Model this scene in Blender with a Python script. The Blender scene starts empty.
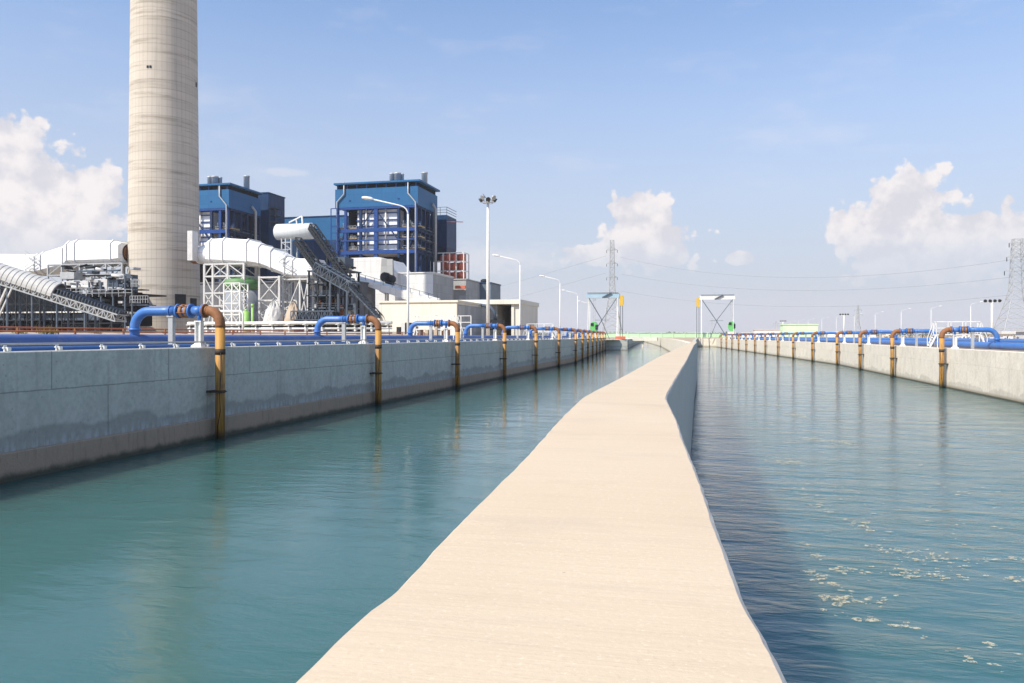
import bpy, math, random
from mathutils import Vector, Matrix, noise as mnoise
R = math.radians
rnd = random.Random(7)
S = bpy.context.scene
COL = S.collection

# ------------------------------------------------------------------ camera frame
# world X = across the canals, world Y = along the canals, Z = height above the water
F = 800.0; EYE = 4.0; HOR = 336.0
A = math.atan(190 / 800.0); CA, SA = math.cos(A), math.sin(A)

def Wd(x, y, d):
    xc = (x - 512) / F * d
    return Vector((xc * CA - d * SA, xc * SA + d * CA, EYE - (y - HOR) * d / F))
def Wu(x, y, u):
    r = (x - 512) / F
    return Wd(x, y, u / (r * SA + CA))
def Wv(x, y, v):
    r = (x - 512) / F
    return Wd(x, y, v / (r * CA - SA))

# ------------------------------------------------------------------ node helpers
class NT:
    def __init__(s, tree):
        s.t = tree; s.nodes = tree.nodes; s.links = tree.links
    def n(s, typ, **kw):
        nd = s.nodes.new(typ)
        for k, v in kw.items(): setattr(nd, k, v)
        return nd
    def put(s, sock, v):
        if hasattr(v, 'is_linked'): s.links.new(v, sock)
        elif isinstance(v, (tuple, list)):
            sock.default_value = tuple(v) + ((1,) if len(v) == 3 and sock.type == 'RGBA' else ())
        else: sock.default_value = v
    def m(s, op, a, b=None, c=None, clamp=False):
        nd = s.n('ShaderNodeMath', operation=op, use_clamp=clamp)
        s.put(nd.inputs[0], a)
        if b is not None: s.put(nd.inputs[1], b)
        if c is not None: s.put(nd.inputs[2], c)
        return nd.outputs[0]
    def step(s, x, a, b):
        nd = s.n('ShaderNodeMapRange', interpolation_type='SMOOTHSTEP')
        s.put(nd.inputs[0], x); s.put(nd.inputs[1], a); s.put(nd.inputs[2], b)
        return nd.outputs[0]
    def mix(s, f, a, b, blend='MIX'):
        nd = s.n('ShaderNodeMix', data_type='RGBA', blend_type=blend)
        s.put(nd.inputs[0], f); s.put(nd.inputs[6], a); s.put(nd.inputs[7], b)
        return nd.outputs[2]
    def noise(s, vec, scale, detail=4, rough=.55, out=0):
        nd = s.n('ShaderNodeTexNoise')
        if vec is not None: s.links.new(vec, nd.inputs['Vector'])
        nd.inputs['Scale'].default_value = scale; nd.inputs['Detail'].default_value = detail
        nd.inputs['Roughness'].default_value = rough
        return nd.outputs[out]
    def scale(s, vec, x, y, z, rot=0):
        nd = s.n('ShaderNodeMapping')
        s.links.new(vec, nd.inputs[0]); nd.inputs['Scale'].default_value = (x, y, z)
        nd.inputs['Rotation'].default_value = (0, 0, rot)
        return nd.outputs[0]
    def xyz(s, x, y, z):
        nd = s.n('ShaderNodeCombineXYZ')
        for i, v in enumerate((x, y, z)): s.put(nd.inputs[i], v)
        return nd.outputs[0]
    def vary(s):
        a = s.n('ShaderNodeVectorMath', operation='ADD'); s.links.new(s.n('ShaderNodeTexCoord').outputs['Object'], a.inputs[0])
        r_ = s.m('MULTIPLY', s.n('ShaderNodeObjectInfo').outputs['Random'], 61.0); s.links.new(s.xyz(r_, s.m('MULTIPLY', r_, 1.7), 0.0), a.inputs[1])
        return a.outputs[0]
    def pos(s):
        return s.n('ShaderNodeNewGeometry').outputs['Position']
    def sep(s, v):
        nd = s.n('ShaderNodeSeparateXYZ'); s.links.new(v, nd.inputs[0]); return nd.outputs
    def bump(s, h, strength, dist, normal=None):
        nd = s.n('ShaderNodeBump')
        s.put(nd.inputs['Height'], h); nd.inputs['Strength'].default_value = strength
        nd.inputs['Distance'].default_value = dist
        if normal is not None: s.links.new(normal, nd.inputs['Normal'])
        return nd.outputs[0]

def newmat(name):
    m = bpy.data.materials.new(name); m.use_nodes = True
    t = NT(m.node_tree)
    b = m.node_tree.nodes['Principled BSDF']
    return m, t, b

def paint(name, col, rough=.5, metal=0.0, var=.18, sc=1.5, dirt=None, dirt_amt=.35, streak=False, spec=.5):
    """painted / weathered surface: patchy tone, dirt in blotches or runs"""
    m, t, b = newmat(name)
    p = t.vary()
    lo = tuple(c * (1 - var) for c in col); hi = tuple(min(1, c * (1 + var * .7)) for c in col)
    c = t.mix(t.noise(p, sc, 5), lo, hi)
    if dirt is not None:
        q = t.scale(p, 3, 3, .25) if streak else t.scale(p, 1, 1, 1)
        d = t.step(t.noise(q, sc * 1.3, 6, .65), .5, .72)
        c = t.mix(t.m('MULTIPLY', d, dirt_amt), c, dirt)
    t.put(b.inputs['Base Color'], c)
    t.put(b.inputs['Roughness'], t.m('ADD', t.m('MULTIPLY', t.noise(p, sc * 4, 3), .25), rough - .12))
    b.inputs['Metallic'].default_value = metal; b.inputs['Specular IOR Level'].default_value = spec
    return m

def panelled(name, col, pv, pz, var=.1, rough=.55, dirt=(.3, .28, .25), dirt_amt=.25):
    """sheet cladding: seams every pv metres across and pz metres up, each panel a slightly different tone"""
    m, t, b = newmat(name)
    p = t.n('ShaderNodeTexCoord').outputs['Object']
    x, y, z = t.sep(p)
    h = t.m('ADD', x, y)
    fx = t.m('FRACT', t.m('DIVIDE', t.m('ADD', h, 1000.0), pv)); fz = t.m('FRACT', t.m('DIVIDE', t.m('ADD', z, 1000.0), pz))
    seam = t.m('MAXIMUM', t.m('LESS_THAN', fx, .05 / pv * 2), t.m('LESS_THAN', fz, .05 / pz * 2))
    cell = t.xyz(t.m('FLOOR', t.m('DIVIDE', t.m('ADD', h, 1000.0), pv)), t.m('FLOOR', t.m('DIVIDE', t.m('ADD', z, 1000.0), pz)), 3.0)
    wn = t.n('ShaderNodeTexWhiteNoise', noise_dimensions='3D'); t.links.new(cell, wn.inputs[0])
    c = t.mix(wn.outputs[0], tuple(k * (1 - var) for k in col), tuple(min(1, k * (1 + var)) for k in col))
    d = t.step(t.noise(t.scale(p, 1, 1, .15), .8, 6, .65), .48, .75)
    c = t.mix(t.m('MULTIPLY', d, dirt_amt), c, dirt)
    c = t.mix(t.m('MULTIPLY', seam, .4), c, tuple(k * .4 for k in col))
    t.put(b.inputs['Base Color'], c); b.inputs['Roughness'].default_value = rough; b.inputs['Specular IOR Level'].default_value = .2
    return m

M = {}
M['blue_pipe'] = paint('blue_pipe_paint', (.045, .165, .47), .42, 0, .22, 1.6, (.20, .24, .33), .5)
M['header_blue'] = paint('sun_bleached_blue_paint', (.075, .145, .36), .55, 0, .2, 1.2, (.20, .21, .30), .5)
M['muted_green'] = paint('muted_green_band', (.10, .24, .085), .6, 0, .2, .6, (.2, .25, .15), .4)
M['tank_grey'] = panelled('tank_grey_sheet', (.26, .29, .33), 2.4, 2.2, .15, .6)
M['dark_blue_pipe'] = paint('dull_blue_paint', (.03, .10, .28), .45, 0, .2, 2, (.12, .13, .17), .4)
M['rust'] = paint('rusted_steel', (.27, .115, .045), .75, 0, .35, 6, (.10, .045, .02), .6)
M['band'] = paint('rust_band', (.34, .17, .075), .7, 0, .3, 8, (.15, .10, .08), .5)
M['strap'] = paint('dark_strap_iron', (.055, .035, .022), .7, 0, .3, 6)
M['cable'] = paint('black_cable', (.015, .013, .012), .6)
M['white_steel'] = paint('white_painted_steel', (.72, .72, .69), .45, 0, .08, 2, (.35, .28, .2), .35)
M['grey_steel'] = paint('galvanised_steel', (.42, .44, .45), .5, .2, .2, 1.2, (.2, .2, .2), .4)
M['pale_steel'] = paint('pale_grey_steel', (.58, .58, .57), .55, 0, .15, 1, (.3, .26, .22), .4)
M['dark_steel'] = paint('dark_steel', (.026, .032, .040), .7, 0, .4, 1, (.10, .09, .075), .35, spec=.15)
M['mid_steel'] = paint('blue_grey_steel', (.075, .10, .135), .6, 0, .3, .8, (.25, .25, .25), .35, spec=.2)
M['white_clad'] = panelled('white_duct_sheet', (.80, .81, .82), 4.1, 3.3, .03, .5, (.6, .58, .55), .35)
M['white_block'] = panelled('white_painted_concrete', (.72, .715, .69), 5.2, 4.0, .04, .7, (.5, .47, .43), .4)
M['cream_block'] = panelled('cream_painted_wall', (.70, .665, .57), 6, 30.0, .03, .8, (.45, .41, .34), .35)
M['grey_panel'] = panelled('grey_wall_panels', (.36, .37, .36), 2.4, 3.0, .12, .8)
M['rear_panel'] = panelled('weathered_grey_sheet', (.13, .14, .155), 3.6, 5.0, .3, .8, (.28, .25, .22), .5)
M['blue_clad'] = panelled('blue_sheet_cladding', (.020, .115, .265), 6.0, 3.6, .05, .5, (.04, .15, .30), .4)
M['navy_clad'] = panelled('dark_blue_cladding', (.006, .036, .105), 3.0, 3.0, .1, .5, (.06, .1, .16), .5)
M['blue_steel'] = paint('bright_blue_steel', (.007, .050, .215), .5, 0, .2, .5, (.04, .08, .16), .4, spec=.3)
M['navy_steel'] = paint('navy_steel', (.008, .030, .09), .6, 0, .3, .5, (.06, .06, .07), .3, spec=.2)  # plain navy, also stands in for blue steel in shade
M['slate_clad'] = panelled('slate_blue_cladding', (.12, .165, .21), 3.0, 3.0, .1, .5)
M['boiler_panel'] = panelled('boiler_casing_panels', (.76, .80, .85), 3.0, 3.4, .06, .5, (.35, .38, .42), .5)
M['yellow_floor'] = paint('ochre_platform', (.55, .38, .16), .7, 0, .3, 1)
M['void'] = paint('dark_and_painted_shade', (.012, .015, .02), .9, 0, .5, .3, spec=.05)  # near-black, also stands in for shade inside open structures
M['red_steel'] = paint('red_oxide_steel', (.66, .15, .075), .6, 0, .25, .6, (.3, .08, .05), .4)
M['orange_pipe'] = paint('orange_pipe_paint', (.40, .13, .06), .6, 0, .25, .8, (.3, .18, .1), .5)
M['green_paint'] = paint('mint_green_paint', (.47, .66, .43), .55, 0, .12, .6, (.5, .6, .45), .4)
M['green_box'] = paint('leaf_green_paint', (.12, .50, .13), .5, 0, .2, 2, (.03, .1, .03), .5)
M['lime'] = paint('lime_green_paint', (.28, .52, .13), .5, 0, .15, 1)
M['pale_green'] = panelled('pale_green_cladding', (.56, .72, .49), 5, 4, .04, .6, (.6, .62, .5), .4)
M['salmon'] = paint('salmon_roof', (.66, .44, .33), .7, 0, .15, .3)
M['hook_yellow'] = paint('yellow_hoist_paint', (.62, .40, .05), .5, 0, .15, 2, (.3, .2, .05), .4)
M['sky_blue_paint'] = paint('pale_blue_paint', (.33, .47, .56), .5, 0, .15, .6)
M['lamp_white'] = paint('lamp_head_enamel', (.82, .82, .80), .35, 0, .05, 2)
M['black_lamp'] = paint('black_lamp_housing', (.03, .03, .035), .5)
M['sack'] = paint('grey_tarpaulin', (.55, .54, .51), .8, 0, .3, 1.2, (.25, .23, .2), .5)
M['soil_heap'] = paint('tan_heap', (.46, .37, .28), .9, 0, .3, .8, (.25, .18, .12), .5)
M['silo'] = paint('brushed_silo_sheet', (.56, .585, .58), .5, 0, .1, .6, (.35, .37, .4), .35, True)
M['cover_sheet'] = paint('weathered_cover_sheet', (.50, .50, .48), .6, 0, .12, .8, (.3, .28, .24), .5)
M['wire'] = paint('conductor_aluminium', (.25, .26, .28), .6)
M['leaf'] = paint('weed_leaves', (.20, .20, .05), .7, 0, .5, 3, (.16, .13, .03), .6)
M['tree_leaf'] = paint('far_foliage', (.05, .075, .035), .8, 0, .4, .1)
M['dry'] = paint('dry_scrub', (.24, .18, .11), .9, 0, .5, .5, (.12, .12, .05), .5)
M['roof_void_glass'] = paint('window_dark', (.04, .05, .06), .25)

# riser: ochre paint, darker in runs below the wall top
def mk_riser():
    m, t, b = newmat('ochre_riser_paint')
    p = t.n('ShaderNodeTexCoord').outputs['Object']
    x, y, z = t.sep(p); p = t.vary(); rn = t.n('ShaderNodeObjectInfo').outputs['Random']
    c = t.mix(t.noise(p, 5, 5), (.42, .205, .035), (.56, .30, .06))
    c = t.mix(t.m('MULTIPLY', rn, .45), c, (.36, .17, .045))
    c = t.mix(t.m('MULTIPLY', t.step(t.noise(p, 2.2, 6, .7), .55, .68), .7), c, (.19, .085, .035))
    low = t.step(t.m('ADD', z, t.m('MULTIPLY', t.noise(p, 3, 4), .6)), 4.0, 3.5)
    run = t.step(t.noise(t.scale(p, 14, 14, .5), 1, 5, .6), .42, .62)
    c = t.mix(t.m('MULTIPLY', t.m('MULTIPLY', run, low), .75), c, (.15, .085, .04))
    c = t.mix(t.step(z, .5, .05), c, (.09, .07, .04))
    t.put(b.inputs['Base Color'], c); b.inputs['Roughness'].default_value = .6
    return m
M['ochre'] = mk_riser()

def mk_canal_wall(name, c1, c2, damp_z, damp_amt, joint_z, joint_amt, efflo, line_every=5.3):
    m, t, b = newmat(name)
    p = t.pos(); x, y, z = t.sep(p)
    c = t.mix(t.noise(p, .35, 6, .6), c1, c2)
    fine = t.noise(p, 6, 6, .7)
    c = t.mix(t.step(fine, .35, .75), c, tuple(k * .86 for k in c1))
    streak = t.step(t.noise(t.xyz(x, t.m('MULTIPLY', y, 5.0), t.m('MULTIPLY', z, .35)), 1, 5, .65), .52, .8)
    c = t.mix(t.m('MULTIPLY', streak, .5), c, tuple(k * .55 for k in c1))
    blot = t.step(t.noise(t.xyz(x, y, t.m('MULTIPLY', z, .7)), 1.1, 7, .68), .45, .68)
    c = t.mix(t.m('MULTIPLY', blot, .38), c, tuple(k * .62 for k in c1))
    # pinholes and spots
    vo = t.n('ShaderNodeTexVoronoi'); t.links.new(p, vo.inputs['Vector']); vo.inputs['Scale'].default_value = 3.1
    spot = t.m('LESS_THAN', vo.outputs['Distance'], .10)
    c = t.mix(t.m('MULTIPLY', spot, .5), c, tuple(k * .45 for k in c1))
    # pour joints
    up = t.m('GREATER_THAN', z, joint_z)
    wob = t.m('MULTIPLY', t.noise(p, 2.0, 3), .05)
    fy = t.m('FRACT', t.m('DIVIDE', t.m('ADD', t.m('ADD', y, 1000.0 + 0.85), t.m('MULTIPLY', up, 2.3)), line_every))
    jv = t.m('LESS_THAN', fy, .03 / line_every * 1.6)
    jh = t.m('LESS_THAN', t.m('ABSOLUTE', t.m('SUBTRACT', t.m('ADD', z, wob), joint_z + .025)), .02)
    c = t.mix(t.m('MULTIPLY', t.m('MAXIMUM', jv, jh), joint_amt), c, tuple(k * .35 for k in c1))
    # formwork panel tone
    cell = t.xyz(t.m('FLOOR', t.m('DIVIDE', t.m('ADD', t.m('ADD', y, 1000.85), t.m('MULTIPLY', up, 2.3)), line_every)), up, 1.0)
    wn = t.n('ShaderNodeTexWhiteNoise', noise_dimensions='3D'); t.links.new(cell, wn.inputs[0])
    c = t.mix(t.m('MULTIPLY', wn.outputs[0], .22), c, tuple(k * .6 for k in c2))
    # scalloped damp band with a pale salt edge
    bay = t.m('ABSOLUTE', t.m('SINE', t.m('ADD', t.m('MULTIPLY', y, 1.25), t.m('MULTIPLY', t.noise(t.xyz(0.0, y, 0.0), .35, 2), 9.0))))
    edge = t.m('ADD', damp_z, t.m('ADD', t.m('MULTIPLY', t.noise(t.xyz(0.0, y, 0.0), .33, 3, .5), 1.25), t.m('ADD', t.m('MULTIPLY', bay, .14), t.m('MULTIPLY', t.noise(p, 5, 4), .14))))
    damp = t.step(t.m('SUBTRACT', edge, z), -.05, .12)
    c = t.mix(t.m('MULTIPLY', damp, damp_amt), c, tuple(k * .42 for k in c1))
    salt = t.m('MULTIPLY', t.step(z, efflo + .42, efflo), t.step(t.noise(t.xyz(x, t.m('MULTIPLY', y, 4.0), t.m('MULTIPLY', z, .8)), 1.3, 5, .7), .45, .6))
    c = t.mix(t.m('MULTIPLY', salt, .55), c, (.52, .55, .60))
    c = t.mix(t.m('MULTIPLY', t.step(z, .34, .05), .75), c, (.16, .135, .08))
    t.put(b.inputs['Base Color'], c); b.inputs['Roughness'].default_value = .85
    t.links.new(t.bump(t.m('SUBTRACT', fine, t.m('MAXIMUM', jv, jh)), .5, .02), b.inputs['Normal'])
    return m
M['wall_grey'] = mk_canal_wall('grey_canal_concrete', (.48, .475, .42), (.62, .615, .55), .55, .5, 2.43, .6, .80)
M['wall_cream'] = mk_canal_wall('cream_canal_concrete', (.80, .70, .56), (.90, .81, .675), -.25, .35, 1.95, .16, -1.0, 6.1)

def mk_footing():
    m, t, b = newmat('tidal_footing_concrete')
    p = t.pos(); x, y, z = t.sep(p)
    c = t.mix(t.noise(p, 9, 7, .75), (.27, .20, .14), (.52, .39, .28))
    c = t.mix(t.noise(p, .5, 4), c, (.34, .265, .19))
    c = t.mix(t.step(t.m('ADD', z, t.m('MULTIPLY', t.m('SUBTRACT', t.noise(p, 2.1, 6, .65), .5), .30)), .30, .06), c, (.075, .075, .05))
    dr = t.step(t.noise(t.xyz(x, t.m('MULTIPLY', y, 4.0), t.m('MULTIPLY', z, .5)), 1.4, 5, .65), .5, .7)
    c = t.mix(t.m('MULTIPLY', dr, .35), c, (.12, .10, .075))
    t.put(b.inputs['Base Color'], c); b.inputs['Roughness'].default_value = .8
    t.links.new(t.bump(t.noise(p, 14, 5), .6, .03), b.inputs['Normal'])
    return m
M['footing'] = mk_footing()

def mk_walk(top):
    m, t, b = newmat('walkway_top_concrete' if top else 'walkway_side_concrete')
    p = t.pos(); x, y, z = t.sep(p)
    if top:
        c = t.mix(t.noise(p, .9, 6, .6), (.52, .415, .292), (.60, .503, .372))
        br = t.noise(t.xyz(t.m('MULTIPLY', x, 1.2), t.m('MULTIPLY', y, 30.0), z), 1.6, 5, .65)    # broom strokes
        c = t.mix(t.m('MULTIPLY', t.step(br, .4, .7), .16), c, (.44, .33, .23))
        g = t.noise(p, 75, 4, .7)
        c = t.mix(t.m('MULTIPLY', t.step(g, .56, .72), .32), c, (.42, .32, .23))
        c = t.mix(t.m('MULTIPLY', t.step(g, .44, .30), .35), c, (.80, .68, .53))
        st = t.step(t.noise(p, 3.0, 7, .72), .56, .74)
        c = t.mix(t.m('MULTIPLY', st, .25), c, (.48, .36, .25))
        pit = t.n('ShaderNodeTexVoronoi'); t.links.new(p, pit.inputs['Vector']); pit.inputs['Scale'].default_value = 11
        pm = t.m('MULTIPLY', t.m('LESS_THAN', pit.outputs['Distance'], .04), t.step(t.noise(p, 2.0, 3), .48, .6))
        c = t.mix(t.m('MULTIPLY', pm, .6), c, (.27, .19, .12))
        worn = t.step(t.noise(t.xyz(t.m('MULTIPLY', x, .8), t.m('MULTIPLY', y, 2.6), z), 1.1, 6, .66), .54, .66)
        c = t.mix(t.m('MULTIPLY', worn, .22), c, (.40, .33, .26))
        hs = t.m('SUBTRACT', t.m('ADD', t.m('MULTIPLY', g, .5), br), pm)
        t.links.new(t.bump(hs, .45, .0035), b.inputs['Normal'])
    else:
        c = t.mix(t.noise(p, 2.5, 6, .65), (.46, .44, .395), (.58, .555, .50))
        st = t.step(t.noise(t.xyz(x, t.m('MULTIPLY', y, 5.0), t.m('MULTIPLY', z, .4)), 1.2, 5, .65), .5, .75)
        c = t.mix(t.m('MULTIPLY', st, .45), c, (.32, .315, .29))
        c = t.mix(t.step(z, .35, .05), c, (.07, .07, .055))
        t.links.new(t.bump(t.noise(p, 25, 6, .7), .5, .012), b.inputs['Normal'])
    t.put(b.inputs['Base Color'], c); b.inputs['Roughness'].default_value = .88
    return m
M['walk_top'] = mk_walk(True); M['walk_side'] = mk_walk(False)

def mk_water(name, col, col2, amp, big, rough, swell):
    m, t, b = newmat(name)
    p = t.pos(); x, y, z = t.sep(p)
    c = t.mix(t.noise(t.scale(p, 1, .35, 1), .12, 4), col, col2)
    t.put(b.inputs['Base Color'], c)
    b.inputs['Roughness'].default_value = rough; b.inputs['IOR'].default_value = 1.40
    b.inputs['Subsurface Weight'].default_value = .9; b.inputs['Subsurface Radius'].default_value = (.35, 1.0, 1.0); b.inputs['Subsurface Scale'].default_value = 11.0
    q = t.scale(p, .8, 1.9, 1, .25)
    w = t.n('ShaderNodeTexNoise', noise_dimensions='3D'); t.links.new(q, w.inputs['Vector'])
    w.inputs['Scale'].default_value = big; w.inputs['Detail'].default_value = 3; w.inputs['Roughness'].default_value = .5
    w.inputs['Distortion'].default_value = .6
    h1 = w.outputs[0]
    h2 = t.noise(t.scale(p, 1.0, 2.2, 1, -.2), big * 4.3, 4, .6)
    h3 = t.noise(t.scale(p, 1.0, 1.6, 1, .5), big * .28, 2, .5)
    gust = t.step(t.noise(t.scale(p, .6, .25, 1), .16, 4, .6), .35, .65)            # calm and ruffled patches
    hh = t.m('ADD', t.m('MULTIPLY', h1, 1.0), t.m('MULTIPLY', h2, .3))
    hh = t.m('MULTIPLY', hh, t.m('ADD', .25, t.m('MULTIPLY', t.m('ADD', gust, t.step(t.noise(t.scale(p, .5, 1.3, 1), .8, 3, .5), .4, .7)), .75)))
    hh = t.m('ADD', hh, t.m('MULTIPLY', h3, swell))
    t.links.new(t.bump(hh, 1.0, amp), b.inputs['Normal'])
    return m
M['water_green'] = mk_water('green_canal_water', (.040, .112, .102), (.050, .132, .124), .0115, 1.7, .03, .8)
M['water_blue'] = mk_water('blue_canal_water', (.036, .110, .120), (.050, .146, .150), .040, 1.8, .03, 1.5)
def mk_foam():
    m, t, b = newmat('broken_foam')
    p = t.pos()
    t.put(b.inputs['Base Color'], t.mix(t.noise(p, 9, 4), (.44, .40, .28), (.58, .54, .40))); b.inputs['Roughness'].default_value = .8
    a = t.step(t.noise(t.scale(p, 1, 1, 0), 13, 6, .7), .40, .60)
    t.put(b.inputs['Alpha'], t.m('MULTIPLY', a, .85))
    return m
M['foam'] = mk_foam()
M['old_foam'] = paint('pale_foam', (.46, .42, .29), .8, 0, .25, 6)

def mk_ground():
    m, t, b = newmat('sandy_ground')
    p = t.pos()
    c = t.mix(t.noise(p, .05, 7, .6), (.40, .30, .21), (.52, .42, .31))
    c = t.mix(t.step(t.noise(p, .3, 6, .65), .5, .66), c, (.30, .20, .13))
    c = t.mix(t.m('MULTIPLY', t.step(t.noise(p, .02, 6, .6), .5, .62), .6), c, (.14, .15, .07))
    t.put(b.inputs['Base Color'], c); b.inputs['Roughness'].default_value = .95
    return m
M['ground'] = mk_ground()

def mk_chimney():
    m, t, b = newmat('chimney_concrete')
    p = t.n('ShaderNodeTexCoord').outputs['Object']; x, y, z = t.sep(p)
    ang = t.m('ARCTAN2', y, x)
    c = t.mix(t.noise(t.xyz(t.m('MULTIPLY', ang, .6), 0.0, t.m('MULTIPLY', z, .16)), 1.0, 7, .62), (.44, .395, .33), (.63, .58, .505))
    band = t.noise(t.xyz(t.m('MULTIPLY', ang, .35), 5.0, t.m('MULTIPLY', z, .55)), 1, 6, .7)
    c = t.mix(t.m('MULTIPLY', t.step(band, .50, .66), .7), c, (.245, .205, .155))
    c = t.mix(t.m('MULTIPLY', t.step(band, .44, .30), .5), c, (.56, .53, .48))
    lift = t.m('FRACT', t.m('DIVIDE', z, 2.4))
    c = t.mix(t.m('MULTIPLY', t.m('LESS_THAN', lift, .09), .28), c, (.19, .165, .135))
    cell = t.xyz(t.m('FLOOR', t.m('DIVIDE', z, 2.4)), 2.0, 0.0)
    wn = t.n('ShaderNodeTexWhiteNoise', noise_dimensions='3D'); t.links.new(cell, wn.inputs[0])
    c = t.mix(t.m('MULTIPLY', wn.outputs[0], .22), c, (.28, .25, .21))
    rib = t.m('FRACT', t.m('MULTIPLY', ang, 44 / 6.2832))
    c = t.mix(t.m('MULTIPLY', t.m('LESS_THAN', rib, .13), .28), c, (.20, .18, .15))
    run = t.step(t.noise(t.xyz(t.m('MULTIPLY', ang, 9.0), 3.0, t.m('MULTIPLY', z, .05)), 1, 5, .6), .52, .75)
    c = t.mix(t.m('MULTIPLY', run, .3), c, (.24, .215, .18))
    t.put(b.inputs['Base Color'], c); b.inputs['Roughness'].default_value = .9
    return m
M['chimney'] = mk_chimney()

# ------------------------------------------------------------------ mesh builder
class MB:
    def __init__(s): s.v = []; s.f = []; s.sm = []; s.mi = []; s.cur = 0
    def face(s, idx, smooth=False): s.f.append(idx); s.sm.append(smooth); s.mi.append(s.cur)
    def add(s, verts, faces, smooth=False):
        o = len(s.v); s.v.extend(Vector(p) for p in verts)
        for f in faces: s.face([i + o for i in f], smooth)
        return s
    def box(s, x0, x1, y0, y1, z0, z1):
        if x0 > x1: x0, x1 = x1, x0
        if y0 > y1: y0, y1 = y1, y0
        if z0 > z1: z0, z1 = z1, z0
        V = [(x0, y0, z0), (x1, y0, z0), (x1, y1, z0), (x0, y1, z0), (x0, y0, z1), (x1, y0, z1), (x1, y1, z1), (x0, y1, z1)]
        return s.add(V, [(3, 2, 1, 0), (4, 5, 6, 7), (0, 1, 5, 4), (1, 2, 6, 5), (2, 3, 7, 6), (3, 0, 4, 7)])
    def loft(s, loops, smooth=False, caps=True, closed=True):
        o = len(s.v); n = len(loops[0])
        for l in loops: s.v.extend(Vector(p) for p in l)
        for k in range(len(loops) - 1):
            for i in range(n if closed else n - 1):
                j = (i + 1) % n
                s.face([o + k * n + i, o + k * n + j, o + (k + 1) * n + j, o + (k + 1) * n + i], smooth)
        if caps:
            s.face([o + i for i in reversed(range(n))]); e = o + (len(loops) - 1) * n
            s.face([e + i for i in range(n)])
        return s
    def bar(s, p, q, w, h=None):
        p, q = Vector(p), Vector(q); h = h or w; d = (q - p)
        if d.length < 1e-6: return s
        d.normalize(); up = Vector((0, 0, 1)) if abs(d.z) < .95 else Vector((0, 1, 0))
        a = d.cross(up).normalized() * w / 2; b = a.cross(d).normalized() * h / 2
        return s.loft([[c - a - b, c + a - b, c + a + b, c - a + b] for c in (p, q)])
    def tube(s, pts, r, n=12, caps=True, smooth=True):
        pts = [Vector(p) for p in pts]; k = len(pts)
        rs = r if isinstance(r, (list, tuple)) else [r] * k
        loops = []; ref = None
        for i, p in enumerate(pts):
            d = (pts[min(i + 1, k - 1)] - pts[max(i - 1, 0)]).normalized()
            if ref is None: ref = Vector((0, 0, 1)) if abs(d.z) < .9 else Vector((0, 1, 0))
            a = (ref - d * ref.dot(d)).normalized(); b = d.cross(a); ref = a
            loops.append([p + (a * math.cos(2 * math.pi * j / n) + b * math.sin(2 * math.pi * j / n)) * rs[i] for j in range(n)])
        return s.loft(loops, smooth, caps)
    def lathe(s, c, prof, n=32, smooth=True, caps=True):
        c = Vector(c)
        return s.loft([[c + Vector((r * math.cos(2 * math.pi * j / n), r * math.sin(2 * math.pi * j / n), z)) for j in range(n)] for r, z in prof], smooth, caps)
    def prismy(s, poly, y0, y1):       # polygon in (x, z), extruded along y
        return s.loft([[(x, y, z) for x, z in poly] for y in (y0, y1)])
    def tri_truss(s, p, q, h, w, bays, th):
        """flat-sided box girder between p and q: four chords with lacing"""
        p, q = Vector(p), Vector(q); d = (q - p).normalized(); sd = d.cross(Vector((0, 0, 1))).normalized() * w / 2; up = sd.cross(d).normalized() * h
        for a in (sd, -sd):
            s.bar(p + a, q + a, th); s.bar(p + a + up, q + a + up, th)
            for i in range(bays):
                x0 = p.lerp(q, i / bays); x1 = p.lerp(q, (i + 1) / bays)
                s.bar(x0 + a, x0 + a + up, th * .6)
                s.bar(x0 + a + (up if i % 2 else Vector()), x1 + a + (Vector() if i % 2 else up), th * .6)
        for i in range(bays + 1):
            x0 = p.lerp(q, i / bays); s.bar(x0 + sd + up, x0 - sd + up, th * .6); s.bar(x0 + sd, x0 - sd, th * .6)
        return s
    def build(s, name, mat, parent=None, loc=None):
        root = parent
        off = Vector((0, 0, 0))
        while root is not None: off += root.location; root = root.parent
        if parent is None and loc is not None: off = Vector(loc)
        me = bpy.data.meshes.new(name)
        me.from_pydata([tuple(v - off) for v in s.v], [], s.f)
        for m in (mat if isinstance(mat, (list, tuple)) else [mat]): me.materials.append(m)
        me.polygons.foreach_set('use_smooth', s.sm); me.polygons.foreach_set('material_index', s.mi)
        me.update()
        o = bpy.data.objects.new(name, me); COL.objects.link(o)
        if parent is not None: o.parent = parent
        elif loc is not None: o.location = loc
        return o

def tag(o, label, cat, group=None, kind='thing'):
    o['label'] = label; o['category'] = cat; o['kind'] = kind
    if group: o['group'] = group
    return o
def thing(name, label, cat, loc, group=None):
    o = bpy.data.objects.new(name, None); COL.objects.link(o)
    o.location = Vector(loc); o.empty_display_size = .5
    return tag(o, label, cat, group)
def kids(o): return [c for c in ALLK.get(o.name, [])]
def copy_tree(o, parent=None, table=None):
    c = o.copy(); COL.objects.link(c)
    if parent is not None: c.parent = parent
    for ch in table.get(o.name, ()): copy_tree(ch, c, table)
    return c
def tree_table():
    t = {}
    for o in S.objects:
        if o.parent is not None: t.setdefault(o.parent.name, []).append(o)
    return t
def arc(c, r, a0, a1, n, s=1):      # arc in the x-z plane; s mirrors x
    return [Vector((c[0] + s * r * math.cos(R(a0 + (a1 - a0) * i / n)), c[1], c[2] + r * math.sin(R(a0 + (a1 - a0) * i / n)))) for i in range(n + 1)]
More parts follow.
